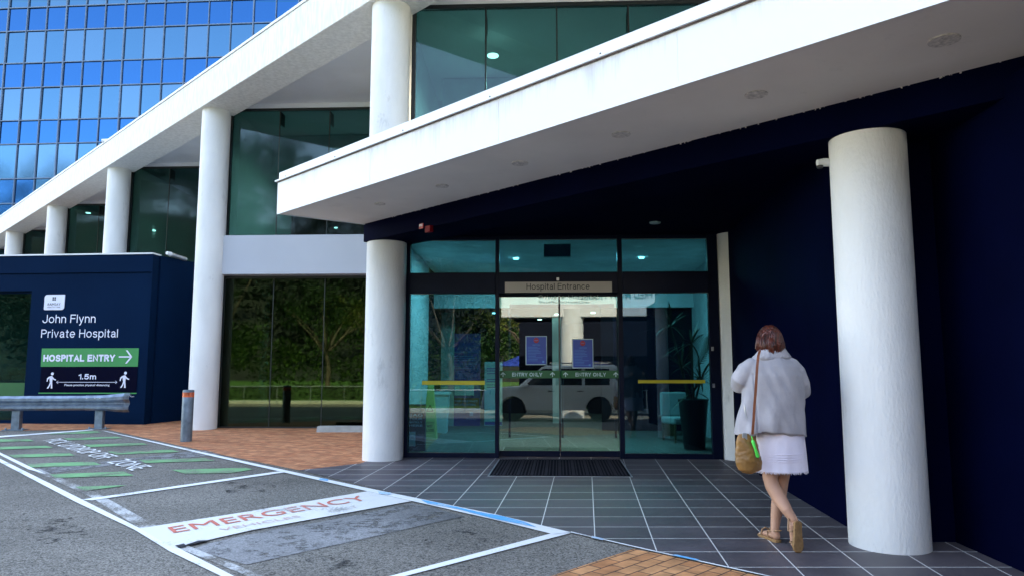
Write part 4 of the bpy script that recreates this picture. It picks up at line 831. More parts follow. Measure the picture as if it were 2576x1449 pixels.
tri = [(-.07, .56), (.07, .56), (0, .69)]; tin = [(-.045, .575), (.045, .575), (0, .662)]
for i in range(3): j = (i + 1) % 3; t.face([fw(*tri[i]), fw(*tri[j]), fw(*tin[j]), fw(*tin[i])])
t.build('lettering', M['ink'], wf_)
# pale bin
p = lp(1104, 1097); bn = thing('waste_bin', 'pale teal wheeled bin with lid standing behind the wet floor cone', 'bin', tuple(p))
def rc(c, a, b, z): return [(c.x - a, c.y - b, z), (c.x + a, c.y - b, z), (c.x + a, c.y + b, z), (c.x - a, c.y + b, z)]
MB().loft([rc(p, .16, .18, .0), rc(p, .20, .22, .82)]).build('bin_body', M['pale'], bn, bevel=.02)
MB().loft([rc(p, .225, .245, .822), rc(p, .235, .25, .86), rc(p, .2, .22, .90)]).build('bin_lid', M['pale'], bn, bevel=.015)
# blue notice stand
p = lp(1160, 1083); bs = thing('notice_banner', 'tall dark blue notice board with white text and red hand washing strip', 'notice board', tuple(p))
wS = .42; MB().box((-wS, -.03, .06), (wS, .03, 2.15), (p.x, p.y, 0), A1_).build('board', M['dblue'], bs)
MB().box((-wS - .03, -.15, 0), (wS + .03, .15, .058), (p.x, p.y, 0), A1_).build('foot', M['pale'], bs)
MB().box((-wS + .05, -.036, .50), (wS - .02, -.031, .72), (p.x, p.y, 0), A1_).build('red_strip', M['red'], bs)
MB().box((-.15, -.045, .78), (.28, -.031, 1.10), (p.x, p.y, 0), A1_).build('paper_notice', M['pale'], bs)
fb = lambda x, y: tuple(Vector((p.x, p.y, y)) + E1 * x - E2 * .04)
t = text_mb('DO NOT ENTER THIS HOSPITAL IF YOU', fb, -.36, .36, 1.72, 1.745, .02)
random.seed(5)
for i in range(10):
    z = 1.64 - i * .047 - (.03 if i > 2 else 0) - (.03 if i > 5 else 0); w_ = random.uniform(.35, .72); t.face([fb(-.34, z), fb(-.34 + w_, z), fb(-.34 + w_, z + .01), fb(-.34, z + .01)])
text_mb('PLEASE WASH YOUR HANDS', fb, -.33, .36, .63, .68, .02, mb=t); text_mb('BEFORE AND AFTER ENTERING', fb, -.33, .33, .55, .60, .02, mb=t)
text_mb('Ramsay', fb, .12, .34, .24, .29, .01, mb=t); t.face([fb(.19, .33), fb(.27, .33), fb(.27, .41), fb(.19, .41)])
t.build('lettering', pm('banner_print', (0.12, 0.25, 0.5), 0.5), bs)
# pull-up banner
p = lp(1241, 1083); pb = thing('pull_up_banner', 'narrow pale pull-up banner between the side glass and the door', 'banner', tuple(p))
MB().box((-.20, -.004, .05), (.20, .004, 1.52), (p.x, p.y, 0), A1_).build('banner_sheet', M['pale'], pb)
MB().box((-.24, -.1, 0), (.24, .1, .048), (p.x, p.y, 0), A1_).build('banner_foot', M['alu'], pb)
fb2 = lambda x, y: tuple(Vector((p.x, p.y, y)) + E1 * x - E2 * .008)
t = MB()
for z, w_ in ((1.36, .3), (1.31, .28), (1.25, .22), (1.12, .30), (1.07, .26), (1.0, .3), (.95, .24)): t.face([fb2(-.15, z), fb2(-.15 + w_, z), fb2(-.15 + w_, z + .02), fb2(-.15, z + .02)])
t.face([fb2(-.19, .13), fb2(.19, .13), fb2(.19, .2), fb2(-.19, .2)])
FLAT.add('printed_lines'); t.build('printed_lines', M['vblue'], pb)
# umbrella bag stand
p = lp(1044, 1138) + Vector((0, .15, 0)); ub = thing('umbrella_bag_stand', 'dark umbrella bag dispenser with white lettering inside the far left glass', 'dispenser', tuple(p))
MB().loft([rc(p, .17, .12, .0), rc(p, .15, .10, .04), rc(p, .14, .09, .70)]).build('stand_body', M['black'], ub, bevel=.01)
MB().loft([rc(p, .15, .1, .702), rc(p, .145, .095, .76)]).build('stand_top', M['black'], ub, bevel=.01)
fb3 = lambda x, y: (p.x + x, p.y - .13, y)
t = MB()
for s, z, h in (('BAG', .57, .045), ('YOUR', .515, .038), ('BROLLY', .465, .03), ('HERE', .41, .035)): text_mb(s, fb3, -.11, .11, z, z + h, .02, mb=t)
t.face([fb3(-.10, .10), (fb3(.0, .10)), fb3(.0, .33), fb3(-.10, .33)])
t.build('lettering', M['vgrey'], ub)
# potted palm
p = lp(1758, 1137) + Vector((0, .28, 0)); pp = thing('potted_palm', 'dark potted palm with fanned fronds inside the right glass', 'plant', tuple(p))
MB().lathe(p, [(.16, 0), (.17, .02), (.24, .80), (.255, .83), (.23, .84), (.22, .78)], 32).build('pot', M['black'], pp, smooth=True)
tr = MB(); random.seed(21); crowns = []
for dx, dy, h in ((.0, 0, 1.75), (-.1, .05, 1.35), (.08, -.03, 1.15), (-.2, .1, 2.05), (.02, .05, .95)):
    top = Vector((p.x + dx * 1.6, p.y + dy, h)); tr.tube([(p.x + dx * .2, p.y + dy * .2, .75), ((p.x + dx * .9), p.y + dy * .6, (h + .75) / 2), top], [.022, .018, .014], 8); crowns.append(top)
tr.build('stem', M['bark'], pp)
lf = MB()
for c in crowns:
    for i in range(16):
        a = random.uniform(0, 2 * math.pi); el = random.uniform(-.2, 1.3); L_ = random.uniform(.4, .75); d = Vector((math.cos(a) * math.cos(el), math.sin(a) * math.cos(el) * .8, math.sin(el)))
        pts_ = [c + d * L_ * t_ + Vector((0, 0, -.28 * L_ * t_ ** 2)) for t_ in (0, .25, .5, .75, 1)]
        sd = d.cross(Vector((0, 0, 1))).normalized()
        for j in range(4):
            w0, w1 = (.008, .016, .018, .012, .001)[j], (.008, .016, .018, .012, .001)[j + 1]
            lf.face([pts_[j] - sd * w0, pts_[j] + sd * w0, pts_[j + 1] + sd * w1, pts_[j + 1] - sd * w1])
c = crowns[0] + Vector((.02, -.12, -.15))
for k in range(2):
    fr0 = c + Vector((.0 - k * .25, .02, -.25 + k * .35)); fd = Vector((.35 - k * .7, 0, .95)).normalized()
    for i in range(18):
        b0 = fr0 + fd * (.03 * i); 
        for s in (-1, 1):
            dd = (fd * .75 + Vector((s * .8, random.uniform(-.1, .1), .12))).normalized(); L_ = .42 * (1 - abs(i - 7) / 16); e0 = b0 + dd * L_ + Vector((0, 0, -.06)); mid = b0 + dd * L_ * .5; sdv = Vector((0, 0, .009))
            lf.face([b0 - sdv * .4, mid - sdv, e0, mid + sdv, b0 + sdv * .4])
lf.build('fronds', M['leafd'], pp)
# side table and chair
p = lp(1684, 1103); st = thing('side_table', 'small brown round side table beside the lobby armchair', 'table', tuple(p))
MB().lathe(p, [(.12, 0), (.13, .02), (.12, .40), (.10, .42)], 24).build('table_base', M['wood'], st, smooth=True)
MB().lathe(p, [(.19, .421), (.2, .43), (.2, .45), (.19, .455)], 32).build('table_top', M['wood'], st, smooth=True)
p = lp(1712, 1118) + Vector((.05, .2, 0)); chh = thing('lobby_chair', 'pale upholstered armchair with dark wooden legs behind the palm pot', 'chair', tuple(p))
MB().box((-.26, -.25, .36), (.26, .25, .48), p.xy.to_3d(), .3).build('seat', M['fabric'], chh, bevel=.03)
MB().box((-.26, .2, .482), (.26, .28, .92), p.xy.to_3d(), .3).build('backrest', M['fabric'], chh, bevel=.03)
for sx in (-.23, .23):
    for sy in (-.22, .22):
        c_, s_ = math.cos(.3), math.sin(.3); q = Vector((p.x + sx * c_ - sy * s_, p.y + sx * s_ + sy * c_, 0)); MB().tube([q, q + Vector((0, 0, .37))], [.018, .026], 8).build('leg', M['wood'], chh)
# ================================================================== GLASS TOWER
TA = R(-4.2); TE = Vector((math.cos(TA), math.sin(TA), 0)); TN = Vector((-math.sin(TA), math.cos(TA), 0)); TO = at(4, 250, 46); TO.z = 0
TW = thing('glass_tower', 'tall tower of blue mirrored glass panes rising behind the hospital wing', 'building', (TO.x + 8, TO.y + 6, 0))
def tp(u, w, z): return TO + TE * u + TN * w + Vector((0, 0, z))
zl = [0.6]; 
base = [11.93, 13.53, 15.8, 17.36, 19.55, 21.2, 23.38, 24.99]
rows = [0.3, 2.6, 4.2, 6.4, 8.05, 10.25, 11.93, 13.53, 15.8, 17.36, 19.55, 21.2, 23.38, 24.99, 27.2, 28.8, 31.0, 32.6] + [32.6 + 3.8 * (i // 2) + (2.2 if i % 2 == 0 else 3.8) for i in range(0, 13)]  # rows above the frame added so the tower's shadow covers the entrance
us = [1.33 * i for i in range(-14, 9)] + [1.33 * 8 + 1.47 * i for i in range(1, 26)]
fm_ = MB()
tb = MB().box((us[0], .3, 0), (us[-1], 14, rows[-1] + .1), (TO.x, TO.y, 0), TA); tb.build('tower_core', M['dark'], TW)
for u in us: 
    w_ = .065 if (round(u / 1.33) % 3 == 0) else .038
    fm_.box((u - w_ / 2, -.06, 0), (u + w_ / 2, .12, rows[-1]), (TO.x, TO.y, 0), TA)
for z in rows: fm_.box((us[0], -.045, z - .03), (us[-1], .10, z + .03), (TO.x, TO.y, 0), TA)
fm_.build('mullion_grid', M['mull'], TW)
cand = []
def proj(v):
    w = v - CAM; d = w.dot(FW); return 1288 + FPX * w.x / d, 724.5 - FPX * w.dot(UP) / d
for i in range(len(us) - 1):
    for j in range(len(rows) - 1):
        c = tp((us[i] + us[i + 1]) / 2, 0, (rows[j] + rows[j + 1]) / 2); x, y = proj(c)
        vis = (0 < x < 800 and -10 < y < 555 - .725 * x)
        cand.append((0 if vis else 1, abs(x - 260) + abs(y - 160), i, j))
cand.sort(); random.seed(9); rest = MB()
for n_, (vv, _, i, j) in enumerate(cand):
    e = .010; tl = random.uniform(-e, e); tl2 = random.uniform(-e, e); vision = (rows[j + 1] - rows[j]) > 1.9
    vs = [tp(us[i] + .03, .05 + tl, rows[j] + .03), tp(us[i + 1] - .03, .05 + tl2, rows[j] + .03), tp(us[i + 1] - .03, .05 + tl2 + tl * .8, rows[j + 1] - .03), tp(us[i] + .03, .05 + tl + tl * .8, rows[j + 1] - .03)]
    if n_ < 100:
        m_ = MB().face(vs); FLAT.add('window'); m_.build('window', M[('towA' if random.random() < .75 else 'towC') if vision else 'towB'], TW)
    else: rest.face(vs)
FLAT.discard('window'); FLAT.add('window_panes'); r_ = rest.build('window_panes', M['towA'], TW); r_['kind'] = 'stuff'
# ================================================================== ACROSS THE ROAD (seen in the glass)
PF = FO
def mir(px, py, Yv):
    v = at(px, py, Yv); d = (v - PF).dot(E2); return v - E2 * 2 * d
g_ = MB(); GZ = gz(-20)
FLAT.update(['lawn', 'footpath'])
MB().face([(-70, -60, GZ + .9), (60, -60, GZ + .9), (60, -12.2, GZ + .02), (-70, -12.2, GZ + .02)]).build('lawn', M['grass'], kind='structure')
MB().prism([(-70, -12.2), (60, -12.2), (60, -10.6), (-70, -10.6)], gz(-11) - .1, gz(-11) + .14).build('footpath', M['path'], kind='structure')
# hill
hx = [-260 + i * 23 for i in range(19)]; lf_ = lambda x: 1 + .5 * max(0, min(1, (-x - 30) / 90)); hy = [-60, -75, -90, -110, -140]; hz = [0, 9, 19, 31, 40]
h = MB(); h.add([(x, y, GZ + .9 + z * .72 * lf_(x) + (2 * math.sin(x * .05) if z else 0)) for y, z in zip(hy, hz) for x in hx], [(j * 19 + i, (j + 1) * 19 + i, (j + 1) * 19 + i + 1, j * 19 + i + 1) for j in range(4) for i in range(18)])
h.build('hill', pm('forest_floor', (0.010, 0.016, 0.009), 0.9, var=.4, scale=.3), kind='structure')
def leafcloud(mb, c, r, n, s, sq=.7):
    for _ in range(n):
        d = Vector((random.gauss(0, 1), random.gauss(0, 1), random.gauss(0, 1))).normalized() * (random.random() ** .4)
        q = c + Vector((d.x * r, d.y * r, d.z * r * sq)); a = Vector((random.gauss(0, 1), random.gauss(0, 1), random.gauss(0, 1))).normalized(); b = a.orthogonal().normalized(); k = s * random.uniform(.6, 1.3)
        mb.add([q - a * k - b * k * .5, q + a * k - b * k * .5, q + a * k + b * k * .5, q - a * k + b * k * .5], [(0, 1, 2, 3)])
random.seed(33); fo = MB()
for i in range(1050):
    x = random.uniform(-215, 110); y = random.uniform(-132, -62); zz = GZ + (-y - 60) * .56 * lf_(x) + random.uniform(2, 10)
    if i % 40 == 0: zz += random.uniform(4, 8)
    leafcloud(fo, Vector((x, y, zz)), random.uniform(3.0, 5.5), 125, .38, .9)
sh = MB()
for i in range(95):
    x = -46 + i * .72 + random.uniform(-1, 1); leafcloud(sh, Vector((x, random.uniform(-33, -27), GZ + random.uniform(.6, 5.2))), random.uniform(1.2, 2.3), 210, .13, .8)
FLAT.add('shrubbery'); o_ = sh.build('shrubbery', pm('shrub_leaf', (0.05, 0.11, 0.02), .7, var=.6, scale=.5)); o_['kind'] = 'stuff'
FLAT.add('forest'); o_ = fo.build('forest', M['forest']); o_['kind'] = 'stuff'; 
def tree(x, y, h, r, label, seed, mat='leaf', kindn='shade_tree'):
    random.seed(seed); z0 = GZ + .3; t = thing(kindn, label, 'tree', (x, y, z0), 'trees across the road'); tk = MB(); cr = MB()
    tk.tube([(x, y, z0 - .3), (x + .1, y, z0 + h * .2), (x - .1, y + .1, z0 + h * .42)], [.22, .17, .14], 10)
    for i in range(8):
        a = i * .8 + random.uniform(-.3, .3); e_ = Vector((x + math.cos(a) * r * .7, y + math.sin(a) * r * .7, z0 + h * random.uniform(.65, .95))); m1 = Vector((x + math.cos(a) * r * .3, y + math.sin(a) * r * .3, z0 + h * .55))
        tk.tube([(x - .1, y + .1, z0 + h * .36), m1, e_], [.10, .06, .02], 6)
        for _ in range(4): leafcloud(cr, e_ + Vector((random.uniform(-1, 1), random.uniform(-1, 1), random.uniform(-.6, .8))), random.uniform(.7, 1.3), 70, .09, .6)
    tk.build('trunk', M['bark'], t); FLAT.add('crown'); cr.build('crown', M[mat], t)
tree(-11.5, -19, 6.5, 4.2, 'broad olive tree reflected at the left of the lower window', 1, 'leaf2')
tree(-6.5, -21, 7.5, 4.5, 'tall spreading tree reflected in the middle of the lower window', 2)
tree(-1.5, -19.5, 6.8, 4.0, 'yellow green tree reflected at the right of the lower window', 3, 'leaf2')
tree(-17, -22, 8.0, 4.4, 'dense green tree across the road left of the others', 4)
tree(-25, -20, 10, 4.6, 'tallest dark tree at the far left across the road', 5)
# hedge
random.seed(8); hd = MB(); hd.box((-30, -17.2, GZ + .05), (14, -16.3, GZ + .85)); 
for i in range(5200):
    q = Vector((random.uniform(-30, 14), random.choice((-17.22, -16.28, random.uniform(-17.2, -16.3))), 0)); q.z = GZ + (random.uniform(.1, .9) if abs(q.y + 16.75) > .46 else .87)
    a = Vector((random.gauss(0, 1), random.gauss(0, 1), random.gauss(0, 1))).normalized() * .07; b = a.orthogonal().normalized() * .04; hd.add([q - a - b, q + a - b, q + a + b, q - a + b], [(0, 1, 2, 3)])
FLAT.add('clipped_hedge'); tag(hd.build('clipped_hedge', M['leaf']), 'long low clipped hedge behind the lawn, mirrored in the lower window', 'hedge')
# railing by the road
rl = thing('road_railing', 'thin steel railing along the footpath mirrored in the lower window', 'railing', (-8, -10.4, gz(-10.4)))
MB().tube([(-26, -10.45, gz(-10) + 1.0), (10, -10.45, gz(-10) + 1.0)], .022, 8).build('handrail', M['alu'], rl)
for i in range(19): MB().tube([(-26 + 2 * i, -10.45, gz(-10) - .05), (-26 + 2 * i, -10.45, gz(-10) + .98)], .018, 8).build('post', M['alu'], rl)
# lamp post
lpn = thing('park_lamp', 'slender dark park lamp with flat cap among the mirrored trees', 'street lamp', (-7.6, -15, GZ))
MB().tube([(-7.6, -15, GZ), (-7.6, -15, GZ + 3.5)], .05, 12).build('pole', M['black'], lpn); MB().lathe((-7.6, -15), [(.10, GZ + 3.5), (.14, GZ + 3.75)], 16).build('lantern', M['canvasw'], lpn); MB().lathe((-7.6, -15), [(.36, GZ + 3.76), (.3, GZ + 3.82), (.05, GZ + 3.86)], 20).build('cap', M['black'], lpn)
um = thing('cafe_umbrella', 'blue cafe umbrella standing behind the hedge in the reflection', 'umbrella', (-1.8, -18.5, GZ))
MB().tube([(-1.8, -18.5, GZ), (-1.8, -18.5, GZ + 2.9)], .03, 8).build('pole', M['alu'], um); MB().lathe((-1.8, -18.5), [(1.7, GZ + 2.2), (1.68, GZ + 2.26), (.03, GZ + 2.95)], 8).build('canopy', M['canvasb'], um)
um = thing('cafe_umbrella', 'second blue umbrella mirrored in the side glass left of the door', 'umbrella', (-0.2, -8.0, GZ))
um.location = (1.2, -14.2, GZ); ORG[um.name] = Vector((1.2, -14.2, GZ))
MB().tube([(1.2, -14.2, GZ), (1.2, -14.2, GZ + 2.9)], .04, 8).build('pole', M['alu'], um); MB().lathe((1.2, -14.2), [(1.7, GZ + 2.2), (1.68, GZ + 2.26), (.03, GZ + 2.95)], 8).build('canopy', M['canvasb'], um)
# opposite drop-off shelter
A_ = mir(1300, 830, 27); B_ = mir(1704, 800, 27)
OS = thing('dropoff_shelter', 'white beamed drop-off shelter with dark lettering mirrored above the doors', 'shelter', ((A_.x + B_.x) / 2, A_.y, gz(A_.y)))
bx0, bx1 = min(A_.x, B_.x) - .6, max(A_.x, B_.x); by = (A_.y + B_.y) / 2; zlo, zhi = 3.35, 4.6
MB().box((bx0, by - .4, zlo), (bx1, by, zhi)).build('fascia_beam', M['white'], OS)
MB().box((bx0, by - 7, zlo + .3), (bx1 + 2, by - .41, zlo + .6)).build('roof', M['navy'], OS)
cx = mir(1440, 900, 27).x; MB().cyl((cx, by - .3), .42, gz(by) - .02, zlo + .3, 40).build('column', M['white'], OS, smooth=True)
MB().box((bx0, by - 9, gz(by)), (bx1 + 6, by - 8.5, 4.2)).build('back_wall', M['dark'], OS)
tx0, tx1 = mir(1480, 750, 27).x, mir(1640, 750, 27).x
fo_ = lambda x, y: (tx1 - x, by + .012, y)
t = text_mb('FRED MOW HOUSE', fo_, 0, 2.6, 3.72 + .25, 4.25, .01); t.build('lettering', M['ink'], OS)
# SUV
C_ = mir(1400, 1000, 25.0); cxs, cys = C_.x, C_.y; zc0 = gz(cys)
SV = thing('parked_suv', 'pale four wheel drive parked across the drive, mirrored in the doors', 'car', (cxs, cys, zc0))
def X3(x, y, z): return (cxs + x, cys + y, zc0 + z)      # front towards -x
def side_profile():
    pts = [(-2.4, .45), (-2.42, .62), (-2.36, .98), (-2.2, 1.08), (-1.25, 1.16), (2.25, 1.16), (2.36, 1.0), (2.38, .5), (2.28, .38)]
    def arch(cx, r): return [(cx + r * math.cos(a), .38 + r * math.sin(a) * 1.02) for a in [i * math.pi / 8 for i in range(9)]]
    return pts + arch(1.42, .45) + arch(-1.42, .45) + [(-2.3, .38)]
sp_ = side_profile(); n = len(sp_)
bd_ = MB()
rings = []
for yy, k in ((-.93, .985), (-.90, 1.0), (.90, 1.0), (.93, .985)):
    rings.append([X3(x * k, yy, .38 + (z - .38) * (1 if k == 1 else .985)) for x, z in sp_])
bd_.loft(rings); bd_.build('body', M['paint'], SV, bevel=.02)
gh = MB(); gh.loft([[X3(*p) for p in ((-1.2, -.88, 1.161), (2.2, -.88, 1.161), (2.2, .88, 1.161), (-1.2, .88, 1.161))], [X3(*p) for p in ((-.45, -.72, 1.78), (2.0, -.72, 1.80), (2.0, .72, 1.80), (-.45, .72, 1.78))], [X3(*p) for p in ((-.3, -.66, 1.83), (1.9, -.66, 1.85), (1.9, .66, 1.85), (-.3, .66, 1.83))]])
gh.build('cabin', M['paint'], SV, bevel=.02)
for s in (1, -1):
    def sw(x0, x1, x2, x3): 
        f_ = lambda x, z: X3(x, s * (.90 - (z - 1.16) * .258 - .005), z)
        return MB().face([f_(x0, 1.19), f_(x1, 1.19), f_(x2, 1.72), f_(x3, 1.72)] if s < 0 else [f_(x3, 1.72), f_(x2, 1.72), f_(x1, 1.19), f_(x0, 1.19)])
    FLAT.add('side_glass')
    for q in ((-.98, -.1, -.1, -.42), (0, .85, .85, 0), (.95, 1.75, 1.75, .95)): sw(*q).build('side_glass', M['carglass'], SV)
    for hx_ in (-.25, .7): MB().box(X3(hx_, s * .93 - .01, .98), X3(hx_ + .2, s * .93 + .02, 1.01)).build('door_handle', M['black'], SV, bevel=.005)
    MB().box(X3(-1.1, s * .93 - .02, 1.1), X3(-.88, s * 1.08, 1.24)).build('wing_mirror', M['paint'], SV, bevel=.03)
    hl = MB().loft([[X3(-2.4, s * a, z) for a, z in ((.55, .86), (.9, .86), (.9, 1.0), (.55, 1.0))], [X3(-2.1, s * a, z) for a, z in ((.6, .9), (.935, .9), (.935, 1.03), (.6, 1.03))]]); hl.build('headlight', M['chrome'], SV)
    for wx in (-1.42, 1.42):
        w_ = MB(); R_ = .38
        w_.loft([[X3(wx + r * math.cos(a * math.pi / 16), s * y, .39 + r * math.sin(a * math.pi / 16)) for a in range(32)] for r, y in ((.25, .70), (R_ * .95, .70), (R_, .74), (R_, .9), (R_ * .95, .935), (.25, .93))])
        wo = w_.build('wheel', M['tyre'], SV, smooth=True)
        rm_ = MB(); rm_.loft([[X3(wx + r * math.cos(a * math.pi / 12), s * y, .39 + r * math.sin(a * math.pi / 12)) for a in range(24)] for r, y in ((.25, .9), (.24, .925), (.08, .91), (.03, .93))]); rm_.build('rim', M['chrome'], wo)
MB().box(X3(-2.45, -.5, .72), X3(-2.36, .5, .96)).build('grille', M['black'], SV, bevel=.02)
MB().box(X3(-2.46, -.85, .40), X3(-2.3, .85, .56)).build('front_bumper', M['paint'], SV, bevel=.04)
ws_ = MB().face([X3(-1.17, -.78, 1.2), X3(-.53, -.66, 1.74), X3(-.53, .66, 1.74), X3(-1.17, .78, 1.2)]); FLAT.add('windscreen')
ws_.v = [(x - .02, y, z + .01) for x, y, z in ws_.v]; ws_.build('windscreen', M['carglass'], SV)
for s in (-.6, .6): MB().tube([X3(-.2, s, 1.9), X3(1.8, s, 1.92)], .02, 8).build('roof_rail', M['chrome'], SV)
# ================================================================== THE WOMAN
exec_woman = True
WY = 6.15
def wj(px, py, dy=0.0): return at(px, py, WY + dy)
def remesh(mb, voxel, smooth=6, sub=0, disp=None):
    me = bpy.data.meshes.new('tmp'); me.from_pydata(mb.v, [], mb.f); bm = bmesh.new(); bm.from_mesh(me); bmesh.ops.recalc_face_normals(bm, faces=bm.faces); bm.to_mesh(me); bm.free()
    ob = bpy.data.objects.new('tmp', me); COL.objects.link(ob); r = ob.modifiers.new('r', 'REMESH'); r.mode = 'VOXEL'; r.voxel_size = voxel
    s = ob.modifiers.new('s', 'SMOOTH'); s.iterations = smooth; s.factor = .5
    dg = bpy.context.evaluated_depsgraph_get(); dg.update(); m2 = bpy.data.meshes.new_from_object(ob.evaluated_get(dg)); bpy.data.objects.remove(ob)
    out = MB(); m2.calc_loop_triangles() if False else None
    vs = [Vector(v.co) for v in m2.vertices]
    if disp:
        ns = [Vector(v.normal) for v in m2.vertices]; vs = [v + n_ * disp(v) for v, n_ in zip(vs, ns)]
    out.v = [tuple(v) for v in vs]; out.f = [tuple(p.vertices) for p in m2.polygons]; bpy.data.meshes.remove(m2); return out
PW = thing('person', 'person in grey jacket and white skirt walking away towards the doors', 'person', (2.15, 6.1, gz(6.1)))
def ell(c, a, b, n=28, rot=0.0, f=None):
    o = []
    for i in range(n):
        t = 2 * math.pi * i / n; k = 1 + (f(t) if f else 0); x = a * math.cos(t) * k; y = b * math.sin(t) * k
        o.append((c.x + x * math.cos(rot) - y * math.sin(rot), c.y + x * math.sin(rot) + y * math.cos(rot), c.z))
    return o
# --- body (one surface)
B = MB()
gA = G(1936, 1363); gA.z = gz(gA.y)
hipL, hipR = wj(1950, 1120, -.02), wj(1978, 1120, .02)
# leg A: rear leg, crosses to lower right, heel lifted
kA = wj(1936, 1215, -.10); aA = at(2000, 1308, 5.98)
cA = wj(1962, 1258, -.14)
B.tube([wj(1950, 1100, .02), wj(1945, 1160, .01), wj(1937, 1200, -.01), wj(1943, 1222, -.03), wj(1962, 1255, -.08), at(1980, 1283, 6.0), at(1997, 1308, 5.97)], [.085, .074, .060, .057, .057, .043, .032], 20, rnd=True)
# leg B: planted leg
kB = wj(1968, 1200, .05)
B.tube([wj(1976, 1100, .03), wj(1970, 1160, .05), wj(1966, 1205, .06), wj(1962, 1235, .07), wj(1957, 1272, .07), wj(1951, 1305, .07), wj(1949, 1335, .06)], [.090, .076, .058, .056, .055, .040, .033], 20, rnd=True)
heelB = at(1953, 1352, 6.20); heelB.z = gz(6.2) + .055
toeB = at(1921, 1343, 6.40); toeB.z = gz(6.4) + .03
B.tube([wj(1949, 1335, .06), heelB], [.034, .034], 14, rnd=True)
B.tube([heelB, heelB.lerp(toeB, .5) + Vector((0, 0, .008)), toeB], [.034, .037, .030], 14, flat=.75, rnd=True)
for i in range(5):
    sdir = Vector((.94, .34, 0)) if False else (toeB - heelB).cross(Vector((0, 0, 1))).normalized(); b0 = toeB + sdir * (-.028 + .014 * i); dd = (toeB - heelB).normalized(); B.tube([b0, b0 + dd * (.045 - abs(i - 3.2) * .006)], [.010 - i % 2 * .001, .007], 8, rnd=True)
# foot A, toes on ground, sole to camera
heelA = at(1998, 1322, 5.93); ballA = at(2003, 1372, 5.93); toeA = at(2002, 1386, 6.0)
B.tube([at(1997, 1306, 5.98), at(1997, 1320, 5.97), at(1998, 1345, 5.99), at(2001, 1368, 6.0)], [.033, .036, .036, .036], 14, rnd=True)
# torso, neck, head
tc = [(1964, 1120, .16, .11), (1962, 1080, .165, .115), (1955, 1030, .135, .10), (1950, 980, .145, .105), (1948, 940, .165, .105), (1944, 912, .15, .085), (1941, 900, .07, .065), (1939, 885, .052, .055), (1938, 872, .050, .055)]
B.loft([ell(wj(x, y), a, b, 24) for x, y, a, b in tc])
HC = wj(1935, 858, .02)
hr = []
for i in range(13):
    t = math.pi * (i + .0) / 12; z = -math.cos(t) * .118; r_ = math.sin(t) + (.02 if i in (0, 12) else 0); taper = .80 + .2 * min(1, (z + .12) / .12)
    hr.append(ell(HC + Vector((0, (.012 if z < 0 else 0), z)), .074 * r_ * taper + .001, .094 * r_ * (.86 + .14 * min(1, (z + .118) / .1)) + .001, 24))
B.loft(hr)
fd = Vector((-.12, 1, 0)).normalized(); fs = Vector((1, .12, 0)).normalized()
# nose, ears, chin
B.tube([HC + fd * .082 + Vector((0, 0, .02)), HC + fd * .105 + Vector((0, 0, -.02))], [.010, .014], 8, rnd=True)
for s in (-1, 1): B.tube([HC + fs * s * .074 + Vector((0, 0, .02)), HC + fs * s * .080 + Vector((0, -.008, -.02))], [.014, .011], 8, rnd=True)
# arms inside sleeves, with hands in front of the chest
def arm(sh, el, wr, s):
    B.tube([sh, sh.lerp(el, .5), el, el.lerp(wr, .35), wr], [.050, .044, .038, .038, .026], 14, rnd=True)
    hd_ = (wr - el).normalized(); palm = wr + hd_ * .05; sd = hd_.cross(Vector((0, 0, 1))).normalized()
    B.tube([wr, palm, palm + hd_ * .03], [.024, .032, .034], 12, flat=.5, rnd=True)
    for i, L_ in enumerate((.062, .072, .068, .054)):
        b0 = palm + hd_ * .035 + Vector((0, 0, .026 - .017 * i)); m1 = b0 + hd_ * L_ * .55 + sd * s * -.006; B.tube([b0, m1, m1 + (hd_ * .5 - sd * s * .8).normalized() * L_ * .5], [.0085, .008, .0065], 8, rnd=True)
    B.tube([palm + Vector((0, 0, .02)), palm + Vector((0, 0, .05)) + hd_ * .015, palm + Vector((0, 0, .058)) + hd_ * .045], [.011, .010, .008], 8, rnd=True)
shL, elL, wrL = wj(1884, 925), wj(1862, 962, .02), wj(1900, 948, .27)
shR, elR, wrR = wj(2000, 925), wj(2017, 985, .03), wj(1985, 955, .28)
arm(shL, elL, wrL, 1); arm(shR, elR, wrR, -1)
bodym = remesh(B, .0058, 3); bodym.build('body', M['skin'], PW, smooth='all')
# face details
fc = MB()
for s in (-1, 1): fc.tube([HC + fd * .086 + fs * s * .03 + Vector((0, 0, .0)), HC + fd * .088 + fs * s * .03 + Vector((0, 0, .001))], .009, 10, rnd=True)
fc.build('eyes', M['ink'], PW)
MB().tube([HC + fd * .088 + fs * -.022 + Vector((0, 0, -.055)), HC + fd * .094 + Vector((0, 0, -.057)), HC + fd * .088 + fs * .022 + Vector((0, 0, -.055))], .005, 8, rnd=True).build('mouth', M['strap'], PW)
